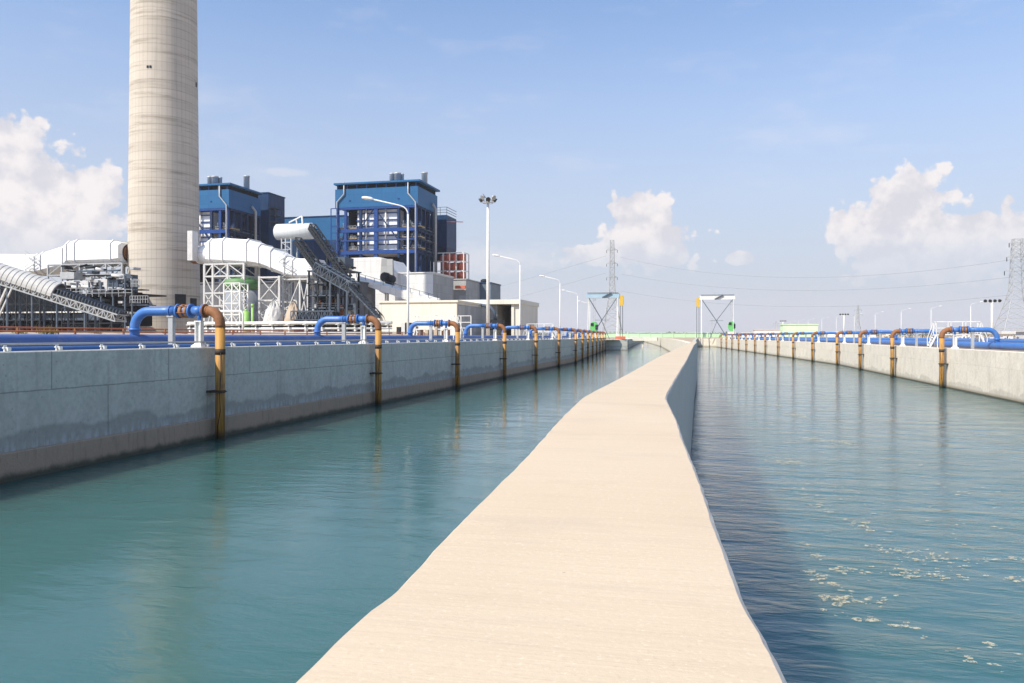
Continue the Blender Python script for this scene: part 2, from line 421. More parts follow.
ORD = ['first', 'second', 'third', 'fourth', 'fifth', 'sixth', 'seventh', 'eighth', 'ninth', 'tenth', 'eleventh', 'twelfth', 'thirteenth', 'fourteenth']

def structure(o): o['kind'] = 'structure'; return o

# ------------------------------------------------------------------ layout lines
BEND = 117.0; SL = -.0737
def vl(u, v0): return v0 + (SL * (u - BEND) if u > BEND else 0)
GZ = 2.9
WL, WR = -18.62, 18.42           # canal wall faces
TL, TR = 3.56, 3.04              # wall tops

# ------------------------------------------------------------------ ground and water
def flat(name, polys, z, mat):
    mb = MB()
    for poly in polys: mb.add([(x, y, z) for x, y in poly], [tuple(range(len(poly)))])
    return structure(mb.build(name, mat))
E = 5200
ISL = [(-1.15, 73.3), (-3.4, 123), (-7.8, 204), (-13.8, 288), (-14.9, 303), (-25.7, 420), (-42.9, 600)]
flat('ground', [
    [(-E, -400), (-19.3, -400), (-19.3, BEND), (vl(222, -19.3), 222), (-22.7, 226), (-22.7, 254), (-32.6, 424), (-42.9, 600), (-E, 600)],
    [(19.0, -400), (E, -400), (E, 600), (5.6, 600), (5.6, 302.6), (vl(222, 19.0), 222), (19.0, BEND)],
    ISL[:5] + [(-1.5, 303), (-.9, 123), (-.45, 73.3)],
    [(-14.9, 303), (-25.7, 420), (-42.9, 600), (5.6, 600), (5.6, 303)],
    [(-E, 600), (E, 600), (E, E), (-E, E)],
    [(-E, -E), (E, -E), (E, -400), (-E, -400)],
], GZ, M['ground'])
def pool(poly, mat):
    mb = MB(); mb.loft([[(x, y, z) for x, y in poly] for z in (-4.6, 0.0)]); return structure(mb.build('water', mat))
pool([(-80, -400), (-.74, -400), (-.74, 60), (-1.3, 90), (-2, 123), (-5, 204), (-12, 300), (-14, 610), (-80, 610)], M['water_green'])
pool([(-.70, -400), (30, -400), (30, 310), (-11.9, 310), (-11.9, 300), (-4.96, 204), (-1.96, 123), (-1.26, 90), (-.70, 60)], M['water_blue'])

# ------------------------------------------------------------------ canal walls
def wall_line(v0, us): return [(vl(u, v0), u) for u in us]
def strip(mb, line, prof):
    """prof: list of (offset from face, z) loop; positive offset = along +x"""
    loops = [[(x + dx, y, z) for dx, z in prof] for x, y in line]
    mb.loft(loops)
USL = [-400, -60, 0, 20, 40, 60, 80, 100, BEND, 140, 160, 180, 200, 223]
USR = [-400, -60, 0, 20, 40, 60, 80, 100, BEND, 140, 160, 180, 200, 222, 250, 302]
cw = thing('canal_wall', 'long shaded grey concrete canal wall with damp scalloped stains above a brown footing', 'canal wall', (WL, 0, 0))
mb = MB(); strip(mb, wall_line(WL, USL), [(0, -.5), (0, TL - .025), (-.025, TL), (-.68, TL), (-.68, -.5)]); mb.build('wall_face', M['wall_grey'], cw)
mb = MB(); strip(mb, wall_line(WL, USL), [(.002, -.5), (.115, -.5), (.115, .76), (.09, .80), (.002, .80)]); mb.build('footing', M['footing'], cw)
cw2 = thing('canal_wall', 'long sunlit cream concrete canal wall under the thick bright blue pipe', 'canal wall', (WR, 0, 0))
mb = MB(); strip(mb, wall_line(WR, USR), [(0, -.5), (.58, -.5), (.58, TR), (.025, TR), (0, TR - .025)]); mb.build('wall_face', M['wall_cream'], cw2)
mb = MB(); strip(mb, wall_line(WR, USR), [(-.06, -.5), (-.003, -.5), (-.003, .10), (-.04, .10), (-.06, .07)]); mb.build('footing', M['footing'], cw2)

# step of the wall at the far end, darker block after it, end walls
p0, p1 = Wd(604, 350, 226), Wd(627.5, 350, 226)
mb = MB(); mb.loft([[(p0.x, p0.y, -.5), (p1.x, p1.y, -.5), (p1.x - 1.2, p1.y + 2.2, -.5), (p0.x, p0.y + 3, -.5)], [(p0.x, p0.y, 3.1), (p1.x, p1.y, 3.1), (p1.x - 1.2, p1.y + 2.2, 3.1), (p0.x, p0.y + 3, 3.1)]])
tag(mb.build('wall_return', M['wall_grey'], None, (p1.x, p1.y, 0)), 'short grey concrete wall stepping out into the canal past the last riser', 'canal wall')
q0, q1 = Vector((-22.65, 254, 0)), Vector((-42.9, 600, 0))
mb = MB(); mb.loft([[(a.x, a.y, -.5), (a.x, a.y, 2.95), (a.x - 6, a.y, 2.95), (a.x - 6, a.y, -.5)] for a in (q0, q1)])
tag(mb.build('canal_wall', M['wall_grey'], None, (q0.x, q0.y, 0)), 'distant darker grey canal wall running under the green bridge', 'canal wall')
mb = MB(); mb.box(-1.7, vl(300, WR) + .5, 301.2, 302, -.5, 3.05)
tag(mb.build('canal_end_wall', M['wall_cream'], None, (4, 301, 0)), 'cream concrete wall closing the blue channel below the white gantry', 'canal wall')
mb = MB(); mb.loft([[(x, y, -.5), (x, y, 3.35), (x + .6, y, 3.35), (x + .6, y, -.5)] for x, y in ISL])
tag(mb.build('island_wall', M['wall_cream'], None, (-1.2, 73.3, 0)), 'sunlit cream bank wall of the island beyond the end of the walkway', 'canal wall')
mb = MB(); mb.loft([[(x, y, -.5), (x, y, 3.35), (x - .45, y, 3.35), (x - .45, y, -.5)] for x, y in ((-.45, 73.3), (-.9, 123), (-1.5, 301))])
tag(mb.build('island_wall', M['wall_grey'], None, (-.5, 73.3, 0)), 'shaded side wall of the island facing the blue channel beyond the walkway', 'canal wall')

# ------------------------------------------------------------------ dividing walkway
ZT = EYE - .533
def top_pt(x, y): return Wd(x, y, .533 * F / (y - HOR))
Lpx = [(288, 683), (367.5, 607), (380.5, 600.5), (413, 569.3), (440, 539), (470.4, 508.9), (505, 476), (533, 448), (557, 421), (578, 400.5), (589, 393), (611, 382.7), (661.5, 355), (670.7, 351.6), (690.2, 342.3)]
Rpx = [(787, 683), (769, 646), (747, 611), (721, 543), (696, 472), (682, 438), (676.5, 420), (667.5, 402), (665.7, 397.7), (667, 394), (671.5, 385), (686.6, 360), (694, 345), (697, 342)]
def edge(pts, back):
    P = [top_pt(*p) for p in pts]; l = [(p.y, p.x) for p in P]
    d = ((l[1][1] - l[0][1]) / (l[1][0] - l[0][0]))
    return [(-14.0, l[0][1] + (-14 - l[0][0]) * back)] + l
def smooth(l, it):
    for _ in range(it):
        q = [l[0]]
        for a, b in zip(l, l[1:]):
            q += [(a[0] * .75 + b[0] * .25, a[1] * .75 + b[1] * .25), (a[0] * .25 + b[0] * .75, a[1] * .25 + b[1] * .75)]
        l = q + [l[-1]]
    return l
Le = smooth(edge(Lpx, -.065), 3)
Re = edge(Rpx, -.075)
def interp(l, u):
    for (a, va), (b, vb) in zip(l, l[1:]):
        if u <= b: return va + (vb - va) * (u - a) / (b - a)
    return l[-1][1]
us = []; u = -14.0
while u < 73:
    us.append(u)
    u += .5 if u < .6 else .045 if u < 8 else .12 if u < 16 else .35 if u < 35 else 2.0 if u < 125 else 20
us.append(73.2)
def jag(u, k):
    a = 1.0 if u < 40 else .5
    w = mnoise.noise((u * 3.1, k, 3)) * .0018 + mnoise.noise((u * 9, k, 5)) * .0025
    c = max(0, mnoise.noise((u * 9.3, k + 9, 7)) - .38) * .014 + max(0, mnoise.noise((u * 1.7, k + 4, 3)) - .52) * .03      # chipped bites
    return (w + c) * a
mb = MB(); NC = 9; rows = []
for u in us:
    l, r = interp(Le, u) + jag(u, 1.3), interp(Re, u) - jag(u, 8.1)
    zc = lambda x, e: ZT + mnoise.noise((x * 1.5, u * 1.2, 2)) * .004 - e
    ch = .012 + .006 * mnoise.noise((u * 4, 1, 1)); ch2 = .014 + .008 * mnoise.noise((u * 4, 6, 1))
    row = [(l - .012, u, -.5), (l - .012, u, ZT - .05), (l - .004, u, ZT - .018), (l + ch, u, zc(l, .002))]
    for i in range(1, NC): 
        x = l + ch + (r - l - ch - ch2) * i / NC; row.append((x, u, zc(x, 0)))
    row += [(r - ch2 * .4, u, zc(r, .001)), (r + .006 + .003 * mnoise.noise((u * 6, 2, 2)), u, ZT - .012), (r + .015 + .004 * mnoise.noise((u * 5, 4, 2)), u, ZT - .045), (r + .014, u, -.5)]
    rows.append(row)
n = len(rows[0]); o = 0
for row in rows: mb.v.extend(Vector(p) for p in row)
for k in range(len(rows) - 1):
    for i in range(n - 1):
        mb.cur = 1 if (i < 2 or i >= n - 4) else 0
        mb.face([k * n + i, k * n + i + 1, (k + 1) * n + i + 1, (k + 1) * n + i], True if 3 < i < n - 5 else False)
mb.cur = 1; mb.face([(len(rows) - 1) * n + i for i in range(n)]); mb.face([i for i in reversed(range(n))])
# triangles are wound upward
mb.f = [list(reversed(f)) for f in mb.f]
tag(mb.build('dividing_wall', [M['walk_top'], M['walk_side']], None, (0, 0, 0)), 'flat pale beige concrete wall top bending between the two water channels', 'dividing wall')

# ------------------------------------------------------------------ pipe loops
def pipe_loop(s, zt, zw, zp, label, group):
    root = thing('pipe_loop', label, 'pipe loop', (0, 0, 0), group); r = .185
    B = lambda n, mb, m, p=root: mb.build(n, M[m], p)
    top = zt - .62
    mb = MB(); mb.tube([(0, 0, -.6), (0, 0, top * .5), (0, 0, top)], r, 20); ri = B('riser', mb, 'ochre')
    mb = MB(); mb.tube([(0, 0, zw - .28), (0, 0, zw - .06)], r + .014, 20); B('strap', mb, 'strap', ri)
    mb = MB(); mb.tube([(0, 0, 1.80), (0, 0, 1.90)], r + .02, 20); mb.box(-s * .0 - .27, .27, -.30, -.245, 1.82, 1.88)
    for e in (-1, 1): mb.box(e * .24 - .02, e * .24 + .02, -.27, .05, 1.83, 1.87)
    mb.box(s * .18, s * .41, -.3, .3, 1.81, 1.89); B('bracket', mb, 'strap', ri)
    pts = [(-s * .12, -.16, zw - .2), (-s * .14, -.155, 2.6), (-s * .09, -.17, 1.75), (-s * .11, -.165, 1.1), (-s * .02, -.2, .5), (-s * .015, -.205, -.2)]
    mb = MB(); mb.tube(pts, .014, 6); B('cable', mb, 'cable')
    mb = MB(); mb.tube([Vector((0, 0, top - .03)), Vector((0, 0, zt - .55))] + arc((s * .52, 0, zt - .52), .52, 180, 90, 10, s=1) [1:] if s > 0 else
                       [Vector((0, 0, top - .03)), Vector((0, 0, zt - .55))] + arc((-.52, 0, zt - .52), .52, 0, 90, 10)[1:], r + .006, 20)
    mb.tube([(s * .5, 0, zt), (s * .66, 0, zt)], r + .006, 20); B('rusty_elbow', mb, 'rust')
    def ring(x, w, rr, m, nm, par=root):
        mb = MB(); mb.tube([(s * (x - w / 2), 0, zt), (s * (x + w / 2), 0, zt)], rr, 24)
        return B(nm, mb, m, par)
    ring(.655, .05, .275, 'rust', 'flange'); ring(.712, .05, .275, 'blue_pipe', 'flange')
    mb = MB(); mb.tube([(s * .735, 0, zt), (s * 1.24, 0, zt)], r, 20); mb.tube([(s * .92, 0, zt - .42), (s * .92, 0, zt)], .085, 12)
    B('blue_spool', mb, 'blue_pipe')
    cp = MB(); cp.tube([(s * 1.2, 0, zt), (s * 1.92, 0, zt)], r + .012, 20); cp = B('coupling', cp, 'dark_blue_pipe')
    ring(1.27, .07, .285, 'blue_pipe', 'flange', cp); ring(1.83, .07, .285, 'blue_pipe', 'flange', cp)
    ring(1.43, .13, .235, 'band', 'rust_band', cp); ring(1.66, .13, .235, 'band', 'rust_band', cp)
    mb = MB()
    for k in range(6):
        a = k * math.pi / 3 + .3
        mb.tube([(s * 1.22, .255 * math.cos(a), zt + .255 * math.sin(a)), (s * 1.88, .255 * math.cos(a), zt + .255 * math.sin(a))], .014, 6)
    B('tie_rods', mb, 'rust', cp)
    L = 3.84; eb = .66
    xe = s * (L - eb)
    path = [Vector((s * 1.9, 0, zt)), Vector((s * 2.5, 0, zt)), Vector((xe, 0, zt))] + \
           [Vector((xe + s * eb * math.sin(R(9 * i)), 0, zt - eb + eb * math.cos(R(9 * i)))) for i in range(1, 11)] + [Vector((s * L, 0, zp + .1))]
    mb = MB(); mb.tube(path, r, 20); B('blue_pipe', mb, 'blue_pipe')
    mb = MB(); mb.tube([(s * 2.16, 0, zt), (s * 2.21, 0, zt)], .22, 20); B('weld_collar', mb, 'blue_pipe')
    mb = MB(); mb.tube([(s * L, 0, zt - eb - .10), (s * L, 0, zt - eb - .02)], .26, 20); B('flange', mb, 'blue_pipe')
    # supports
    mb = MB(); x = s * .92
    mb.loft([[(x - .24, -.2, zw + .002), (x + .24, -.2, zw + .002), (x + .24, .2, zw + .002), (x - .24, .2, zw + .002)], [(x - .24, -.2, zw + .05), (x + .24, -.2, zw + .05), (x + .24, .2, zw + .05), (x - .24, .2, zw + .05)],
             [(x - .11, -.1, zw + .17), (x + .11, -.1, zw + .17), (x + .11, .1, zw + .17), (x - .11, .1, zw + .17)]])
    for e in (-1, 1): mb.box(x + e * .11 - .02, x + e * .11 + .02, -.11, .11, zw + .17, zt - .42)
    mb.box(x - .09, x + .09, -.015, .015, zw + .17, zt - .42); mb.box(x - .15, x + .15, -.12, .12, zt - .43, zt - .385)
    B('support_post', mb, 'white_steel')
    mb = MB(); x = s * 2.15
    mb.box(x - .10, x + .10, -.09, .09, GZ - .05, zt - .2); mb.box(x - .15, x + .15, -.12, .12, zt - .24, zt - r + .01)
    B('support_post', mb, 'grey_steel')  # grey instead of white: the post's shaded face is put into the colour
    return root

lp = pipe_loop(-1, 4.98, TL, 3.78, 'x', 'pipe loops over the shaded canal wall')
rp = pipe_loop(1, 4.48, TR, 3.25, 'x', 'pipe loops over the sunlit canal wall')
TT = tree_table()
bend_rot = math.atan(-SL)
Ls = [(-18.2, u) for u in (27.6, 43.2, 58.6, 73.6, 88.4, 103.2)] + [(vl(u, -18.2), u) for u in (118, 132, 146, 160.5, 175, 189.5, 204, 218)]
Rs = [(18.02, u) for u in (67.8, 84.3, 100.6)] + [(vl(u, 18.02), u) for u in (117, 133, 149, 165, 181, 197, 213, 229, 245, 261, 277)]
for i, (x, y) in enumerate(Ls):
    o = lp if i == 0 else copy_tree(lp, None, TT)
    o.location = (x, y, 0); o.rotation_euler.z = bend_rot if y > BEND else 0
    o['label'] = 'blue pipe loop with ochre riser on the shaded grey wall, %s one from the chimney' % ORD[i]
for i, (x, y) in enumerate(Rs):
    o = rp if i == 0 else copy_tree(rp, None, TT)
    o.location = (x, y, 0); o.rotation_euler.z = bend_rot if y > BEND else 0
    o['label'] = 'blue pipe loop with ochre riser on the sunlit cream wall, %s from the big pylon' % ORD[i]

# header pipes along both canals
mb = MB(); mb.tube([(vl(u, -22.04), u, 3.78) for u in (-40, 0, 30, 60, 90, BEND, 150, 190, 224)], .28, 24)
tag(mb.build('header_pipe', M['header_blue'], None, (-22.04, 0, GZ)), 'thick blue pipe lying along the ground behind the shaded grey canal wall', 'pipe')
mb = MB(); mb.tube([(vl(u, 21.86), u, 3.25) for u in (-40, 0, 30, 60, 90, BEND, 150, 190, 224, 285)], .28, 24)
tag(mb.build('header_pipe', M['blue_pipe'], None, (21.86, 0, GZ)), 'thick bright blue pipe resting behind the sunlit cream canal wall', 'pipe')
mb = MB(); mb.tube([(vl(u, -19.75), u, 3.53) for u in (-40, 0, 30, 60, 90, BEND, 150, 190, 224)], .15, 16)
tag(mb.build('water_pipe', M['dark_blue_pipe'], None, (-19.75, 0, GZ)), 'slimmer dark blue pipe tucked behind the top edge of the grey canal wall', 'pipe')
cd = thing('conduit', 'thin grey conduit held on small white brackets along the grey wall top', 'conduit', (-18.95, 10, TL))
mb = MB(); mb.tube([(vl(u, -18.98), u, TL + .21) for u in (-40, 0, 30, 60, 90, BEND, 150, 190, 222)], .028, 8); mb.build('tube', M['grey_steel'], cd)
bk = MB(); bk.box(-18.99, -18.95, 14.76, 14.84, TL + .004, TL + .19); bk.box(-19.01, -18.83, 14.74, 14.86, TL + .09, TL + .13); bk.box(-18.86, -18.82, 14.74, 14.86, TL + .02, TL + .11)
b0 = bk.build('bracket', M['white_steel'], cd)
for i in range(1, 70):
    c = b0.copy(); COL.objects.link(c); c.parent = cd
    y = 1.85 * i; c.location = (vl(14.8 + y, 0), y, 0)

# ------------------------------------------------------------------ stairs over the pipes
def stile(name, label, v0, v1, u, zp, zw, mirrored):
    st = thing(name, label, 'stair platform', ((v0 + v1) / 2, u, GZ))
    w = .9
    mb = MB(); mb.box(v0, v1, u, u + w, zp - .08, zp); mb.build('deck', M['white_steel'], st)
    for a, x0, dx in ((0, v0, -1), (1, v1, 1)):
        b = zw if a == mirrored else GZ
        for e in (u + .03, u + w - .03):
            mb = MB(); mb.bar((x0, e, zp - .05), (x0 + dx * .5, e, b), .06, .14); mb.build('stringer', M['white_steel'], st)
        nst = max(3, int((zp - b) / .22))
        mb = MB()
        for k in range(nst):
            f = (k + .5) / nst; x = x0 + dx * .5 * f; z = zp + (b - zp) * f
            mb.box(x - .1, x + .1, u + .06, u + w - .06, z - .015, z + .015)
        mb.build('treads', M['pale_steel'], st)
    for e in (u + .02, u + w - .02):
        for k in range(4):
            x = v0 + (v1 - v0) * k / 3
            mb = MB(); mb.bar((x, e, zp), (x, e, zp + 1.1), .05); mb.build('rail_post', M['white_steel'], st)
        mb = MB()
        for h in (.55, 1.1): mb.bar((v0, e, zp + h), (v1, e, zp + h), .05)
        for x0, dx in ((v0, -1), (v1, 1)):
            mb.bar((x0, e, zp + 1.1), (x0 + dx * .5, e, zp - .3), .05); mb.bar((x0 + dx * .5, e, zp - .3), (x0 + dx * .5, e, GZ if (dx > 0) != bool(not mirrored) else zw), .05)
        mb.build('handrail', M['white_steel'], st)
    for x in (v0 + .1, v1 - .1):
        for e in (u + .05, u + w - .05):
            mb = MB(); mb.bar((x, e, GZ), (x, e, zp - .08), .07); mb.build('leg', M['white_steel'], st)
    return st
stile('stair_platform', 'white railed step platform crossing the pipe behind the sunlit wall', 19.9, 23.4, 76.5, 4.15, TR, 0)
stile('stair_platform', 'white railed step platform crossing the pipes below the cream building', -23.8, -20.3, 64.5, 4.62, TL, 1)
stile('stair_platform', 'small far white step platform between distant risers of the grey wall', -24.0, -20.4, 110, 4.62, TL, 1)

# ------------------------------------------------------------------ chimney
cb = Wd(164.2, 336, 222); cb.z = GZ
ch = thing('chimney', 'tall weathered concrete power station chimney with ring stains rising out of frame', 'chimney', cb)
def cr(z): return 9.45 - .0095 * z
mb = MB(); mb.lathe((cb.x, cb.y, 0), [(cr(z), z) for z in (GZ - .3, 30, 60, 90, 120, 150)] + [(cr(150) - .7, 150.0), (cr(150) - .7, 140)], 96, True, False)
mb.build('shaft', M['chimney'], ch)
def on_chimney(x, y, w, h, mat, name, out=.12):
    d = Vector((-cb.x, -cb.y, 0)); base = math.atan2(d.y, d.x)
    off = (x - 163.5) / 800 * 215 / 9.0
    a = base + math.asin(max(-.99, min(.99, off))); z = EYE - (y - HOR) * 213 / F
    c = Vector((cb.x + cr(z) * math.cos(a), cb.y + cr(z) * math.sin(a), z)); nrm = Vector((math.cos(a), math.sin(a), 0)); t = Vector((-nrm.y, nrm.x, 0))
    mb = MB()
    lo = [c - t * w / 2 - Vector((0, 0, h / 2)), c + t * w / 2 - Vector((0, 0, h / 2)), c + t * w / 2 + Vector((0, 0, h / 2)), c - t * w / 2 + Vector((0, 0, h / 2))]
    mb.loft([[p - nrm * .3 for p in lo], [p + nrm * out for p in lo]]); return mb.build(name, M[mat], ch)
for x in (148.0, 150.6): on_chimney(x, 66.3, .5, .65, 'dark_steel', 'opening')
on_chimney(194.5, 74, .5, 1.3, 'void', 'opening')
on_chimney(178, 300, 3.0, 3.4, 'dark_steel', 'door', .08); on_chimney(190, 302, 2.6, 2.6, 'dark_steel', 'door', .08)
mb = MB(); c = Wu(190.5, 247, 183.6); mb.box(c.x - .75, c.x + .75, c.y - .3, c.y + 2.2, EYE + 74 * 213 / F, EYE + 103 * 213 / F)
mb.build('inlet_frame', M['pale_steel'], ch)

# ------------------------------------------------------------------ flue ducts
def octa(u0, u1, z0, z1, c=.22):
    dy, dz = (u1 - u0) * c, (z1 - z0) * c
    return [(u0 + dy, z0), (u1 - dy, z0), (u1, z0 + dz), (u1, z1 - dz), (u1 - dy, z1), (u0 + dy, z1), (u0, z1 - dz), (u0, z0 + dz)]
def duct(name, label, stations, u0, dep, nose):
    """stations: (x, ytop, ybottom) along the front face plane u0"""
    d = thing(name, label, 'duct', (Wu(stations[1][0], 300, u0).x, u0 + dep / 2, GZ))
    loops = []
    for (x, yt, yb) in stations:
        a, b = Wu(x, yt, u0), Wu(x, yb, u0)
        loops.append([(a.x, y, z) for y, z in octa(u0, u0 + dep, b.z, a.z, .16)])
    mb = MB(); mb.loft(loops); mb.build('duct_body', M['white_clad'], d)
    mb = MB()                       # stiffener ribs at the bends
    for k, (x, yt, yb) in enumerate(stations[1:-1]):
        a, b = Wu(x, yt, u0), Wu(x, yb, u0)
        l0 = [(a.x - .18, y, z) for y, z in octa(u0 - .25, u0 + dep + .25, b.z - .25, a.z + .25, .16)]
        l1 = [(a.x + .18, y, z) for y, z in octa(u0 - .25, u0 + dep + .25, b.z - .25, a.z + .25, .16)]
        m2 = MB(); m2.loft([l0, l1]); m2.build('rib', M['white_steel'], d)
    x, yt, yb = nose
    (x, xq), um = x, u0 + dep / 2
    a, b = Wu(x, yt, um), Wu(x, yb, um)
    zc, rr = (a.z + b.z) / 2, (a.z - b.z) / 2
    mb = MB(); p = Vector((a.x, um, zc)); q = Vector((Wu(xq, yt, um).x, um, zc))
    sx = stations[0] if abs(stations[0][0] - x) < abs(stations[-1][0] - x) else stations[-1]
    e = Wu(sx[0], 300, u0).x
    mb.tube([(e, u0 + dep / 2, zc), tuple(p)], [rr * 1.15, rr], 24); mb.build('taper', M['white_clad'], d)
    mb = MB(); mb.tube([p, q], rr * .96, 24); mb.build('expansion_joint', M['rust'], d)
    return d
duct('flue_duct', 'white angular flue duct sloping down beside the dark blue boiler house', [(205, 240, 262.5), (209, 238.5, 263), (222, 237.5, 264), (246, 239, 265), (258, 244, 266), (270, 248, 270.5), (284, 256, 276), (292, 258, 278.5), (312, 258, 278.5)], 184, 8, ((199.5, 193.5), 246, 264))
duct('flue_duct', 'white angular flue duct above the ribbed conveyor tube', [(-60, 254, 276), (-10, 253.5, 275), (34, 254, 274), (40, 252, 273), (62, 245, 268), (66, 241, 264), (74, 239.5, 264), (110, 240, 262.5), (118, 242, 261)], 184, 8, ((119.5, 129), 246, 261))

# zig-zag ladder details on the ducts
def zig(pts, u, label):
    mb = MB(); P = [Wu(x, y, u) for x, y in pts]
    for a, b in zip(P, P[1:]): mb.bar(a, b, .16); mb.bar(a + Vector((0, 0, 1)), b + Vector((0, 0, 1)), .1)
    tag(mb.build('stair', M['grey_steel'], None, P[-1]), label, 'stair')
zig([(288, 254), (279, 262), (293, 270), (282, 277)], 183.2, 'thin grey zigzag access stair on the white duct beside the grey silo')
zig([(25, 254.5), (37, 262), (28, 268), (25, 270), (33, 274)], 183.2, 'thin grey zigzag access stair on the white duct above the ribbed tube')

# ------------------------------------------------------------------ steel frames
def frame(name, label, xs, ytop, ybot, u0, dep, levels, mat, w=.45, cat='steel frame', skip=()):
    P = [Wu(x, ybot, u0) for x in xs]; z0 = GZ; z1 = Wu(sum(xs) / len(xs), ytop, u0).z
    fr = thing(name, label, cat, ((P[0].x + P[-1].x) / 2, u0, z0))
    for p in P:
        for y in (u0, u0 + dep):
            mb = MB(); mb.bar((p.x, y, z0), (p.x, y, z1), w); mb.build('column', M[mat], fr)
    zs = [z0 + (z1 - z0) * l for l in levels]
    for z in zs:
        mb = MB()
        for y in (u0, u0 + dep): mb.bar((P[0].x, y, z), (P[-1].x, y, z), w * .8)
        for p in P: mb.bar((p.x, u0, z), (p.x, u0 + dep, z), w * .6)
        mb.build('beam', M[mat], fr)
    for y in (u0, u0 + dep):
        mb = MB()
        for k in range(len(P) - 1):
            for i in range(len(zs) - 1):
                a, b = (P[k].x, y, zs[i]), (P[k + 1].x, y, zs[i + 1]); c, d2 = (P[k + 1].x, y, zs[i]), (P[k].x, y, zs[i + 1])
                if (k + i) % 3 != 2 or len(P) == 2: mb.bar(a, b, w * .45)
                if (k + i) % 3 != 0 or len(P) == 2: mb.bar(c, d2, w * .45)
        mb.build('bracing', M[mat], fr)
    return fr
frame('duct_frame', 'white lattice legs carrying the white duct over the green tank', [204.5, 213, 228, 244], 264, 335, 184, 7, [.08, .45, .62, .84, 1.0], 'pale_steel', .5)
frame('duct_frame', 'white braced frame under the sloping duct end beside the green tank', [259.5, 279.5], 276, 335, 183, 8, [.08, .40, .62, .98], 'pale_steel', .5)
frame('duct_frame', 'open grey portal frame under the white duct by the black conveyor', [283, 300, 308], 278, 335, 184, 7, [.3, .98], 'pale_steel', .45)
frame('duct_frame', 'grey lattice frame carrying the white duct above the ribbed conveyor tube', [48, 62, 80, 94, 106, 122], 264, 335, 184, 7, [.1, .5, .72, .86, 1.0], 'grey_steel', .42)
frame('stair_tower', 'pale zigzag stair tower frame hiding the green tank', [224, 232, 240], 283, 335, 176, 3.5, [.05, .25, .45, .65, .85, 1.0], 'white_steel', .3, 'stair tower')

# tank, heap and clutter under the duct
def lat(name, label, cat, x0, x1, y0, y1, u, mats):
    a = Wu((x0 + x1) / 2, y0, u); r = abs(Wu(x1, y0, u).x - Wu(x0, y0, u).x) / 2
    t = thing(name, label, cat, (a.x, u, GZ)); return a, r, t
a, r, tk = lat('tank', 'pale grey storage tank with a broad green rim band behind white lattice', 'tank', 227, 258, 280, 335, 187.5, None)
mb = MB(); mb.lathe((a.x, 187.5, 0), [(r, GZ), (r, a.z - 2.6)], 40); mb.build('shell', M['tank_grey'], tk)
mb = MB(); mb.lathe((a.x, 187.5, 0), [(r + .15, a.z - 2.6), (r + .15, a.z - .2), (r - .2, a.z), (r * .4, a.z + .6)], 40); mb.build('rim_band', M['muted_green'], tk)
for x in (246, 252.5):
    p = Wu(x, 318, 172); mb = MB(); mb.tube([(p.x, 172, GZ), (p.x, 172, GZ + (7 if x < 250 else 8.2))], .75 if x < 250 else .3, 14); mb.tube([(p.x, 172, GZ + (6.8 if x < 250 else 8)), (p.x, 172, GZ + (7.6 if x < 250 else 8.8))], .35, 10)
    tag(mb.build('vessel', M['lime'], None, (p.x, 172, GZ)), 'fat lime green upright vessel before the green banded tank' if x < 250 else 'slim lime green standpipe before the green banded tank', 'vessel')
def heap(name, label, x0, x1, ytop, u, mat, seed):
    a, b = Wu(x0, ytop, u), Wu(x1, ytop, u); cx, rx = (a.x + b.x) / 2, (b.x - a.x) / 2; h = a.z - GZ
    mb = MB(); n = 26; loops = []
    for k in range(9):
        f = k / 8; rr = math.cos(f * math.pi / 2) ** .7 if k < 8 else .02
        loops.append([(cx + rx * rr * math.cos(2 * math.pi * j / n) * (1 + .25 * mnoise.noise((math.cos(j / n * 6.28) * 1.5, math.sin(j / n * 6.28) * 1.5, f * 3 + seed))),
                       u + 3 + 3.2 * rr * math.sin(2 * math.pi * j / n), GZ + h * f ** .8 * (1 + .12 * mnoise.noise((j * .9, f * 4, seed)))) for j in range(n)])
    mb.loft(loops, False); return tag(mb.build(name, M[mat], None, (cx, u + 3, GZ)), label, 'heap')
heap('covered_heap', 'crumpled grey tarpaulin heap beside the green banded tank', 256, 279, 300, 172, 'sack', 2)
heap('earth_heap', 'tan earth heap between the tarpaulin heap and the black conveyor foot', 277, 298, 303, 174, 'soil_heap', 5)

# generic front-facing box in the picture's rectangle, real depth
def fbox(mb, x0, y0, x1, y1, u, dep):
    a, b = Wu(x0, y0, u), Wu(x1, y1, u); m_ = Wu((x0 + x1) / 2, y0, u); n_ = Wu((x0 + x1) / 2, y1, u)
    mb.box(a.x, b.x, u, u + dep, n_.z, m_.z); return mb
def block(name, label, cat, x0, y0, x1, u, dep, mat, roof=None):
    c = Wu((x0 + x1) / 2, 336, u); t = thing(name, label, cat, (c.x, u + dep / 2, GZ))
    mb = MB(); a, b = Wu(x0, y0, u), Wu(x1, y0, u); z = Wu((x0 + x1) / 2, y0, u).z
    mb.box(a.x, b.x, u, u + dep, GZ - .3, z); mb.build('wall', M[mat], t)
    mb = MB(); mb.box(a.x - .3, b.x + .3, u - .3, u + dep + .3, z + .01, z + .45); mb.build('roof', M[roof or mat], t)
    return t, a.x, b.x, z

block('rear_hall', 'dark grey low hall seen through the lattice legs of the white duct', 'hall', 197, 282.5, 350, 232, 20, 'rear_panel')
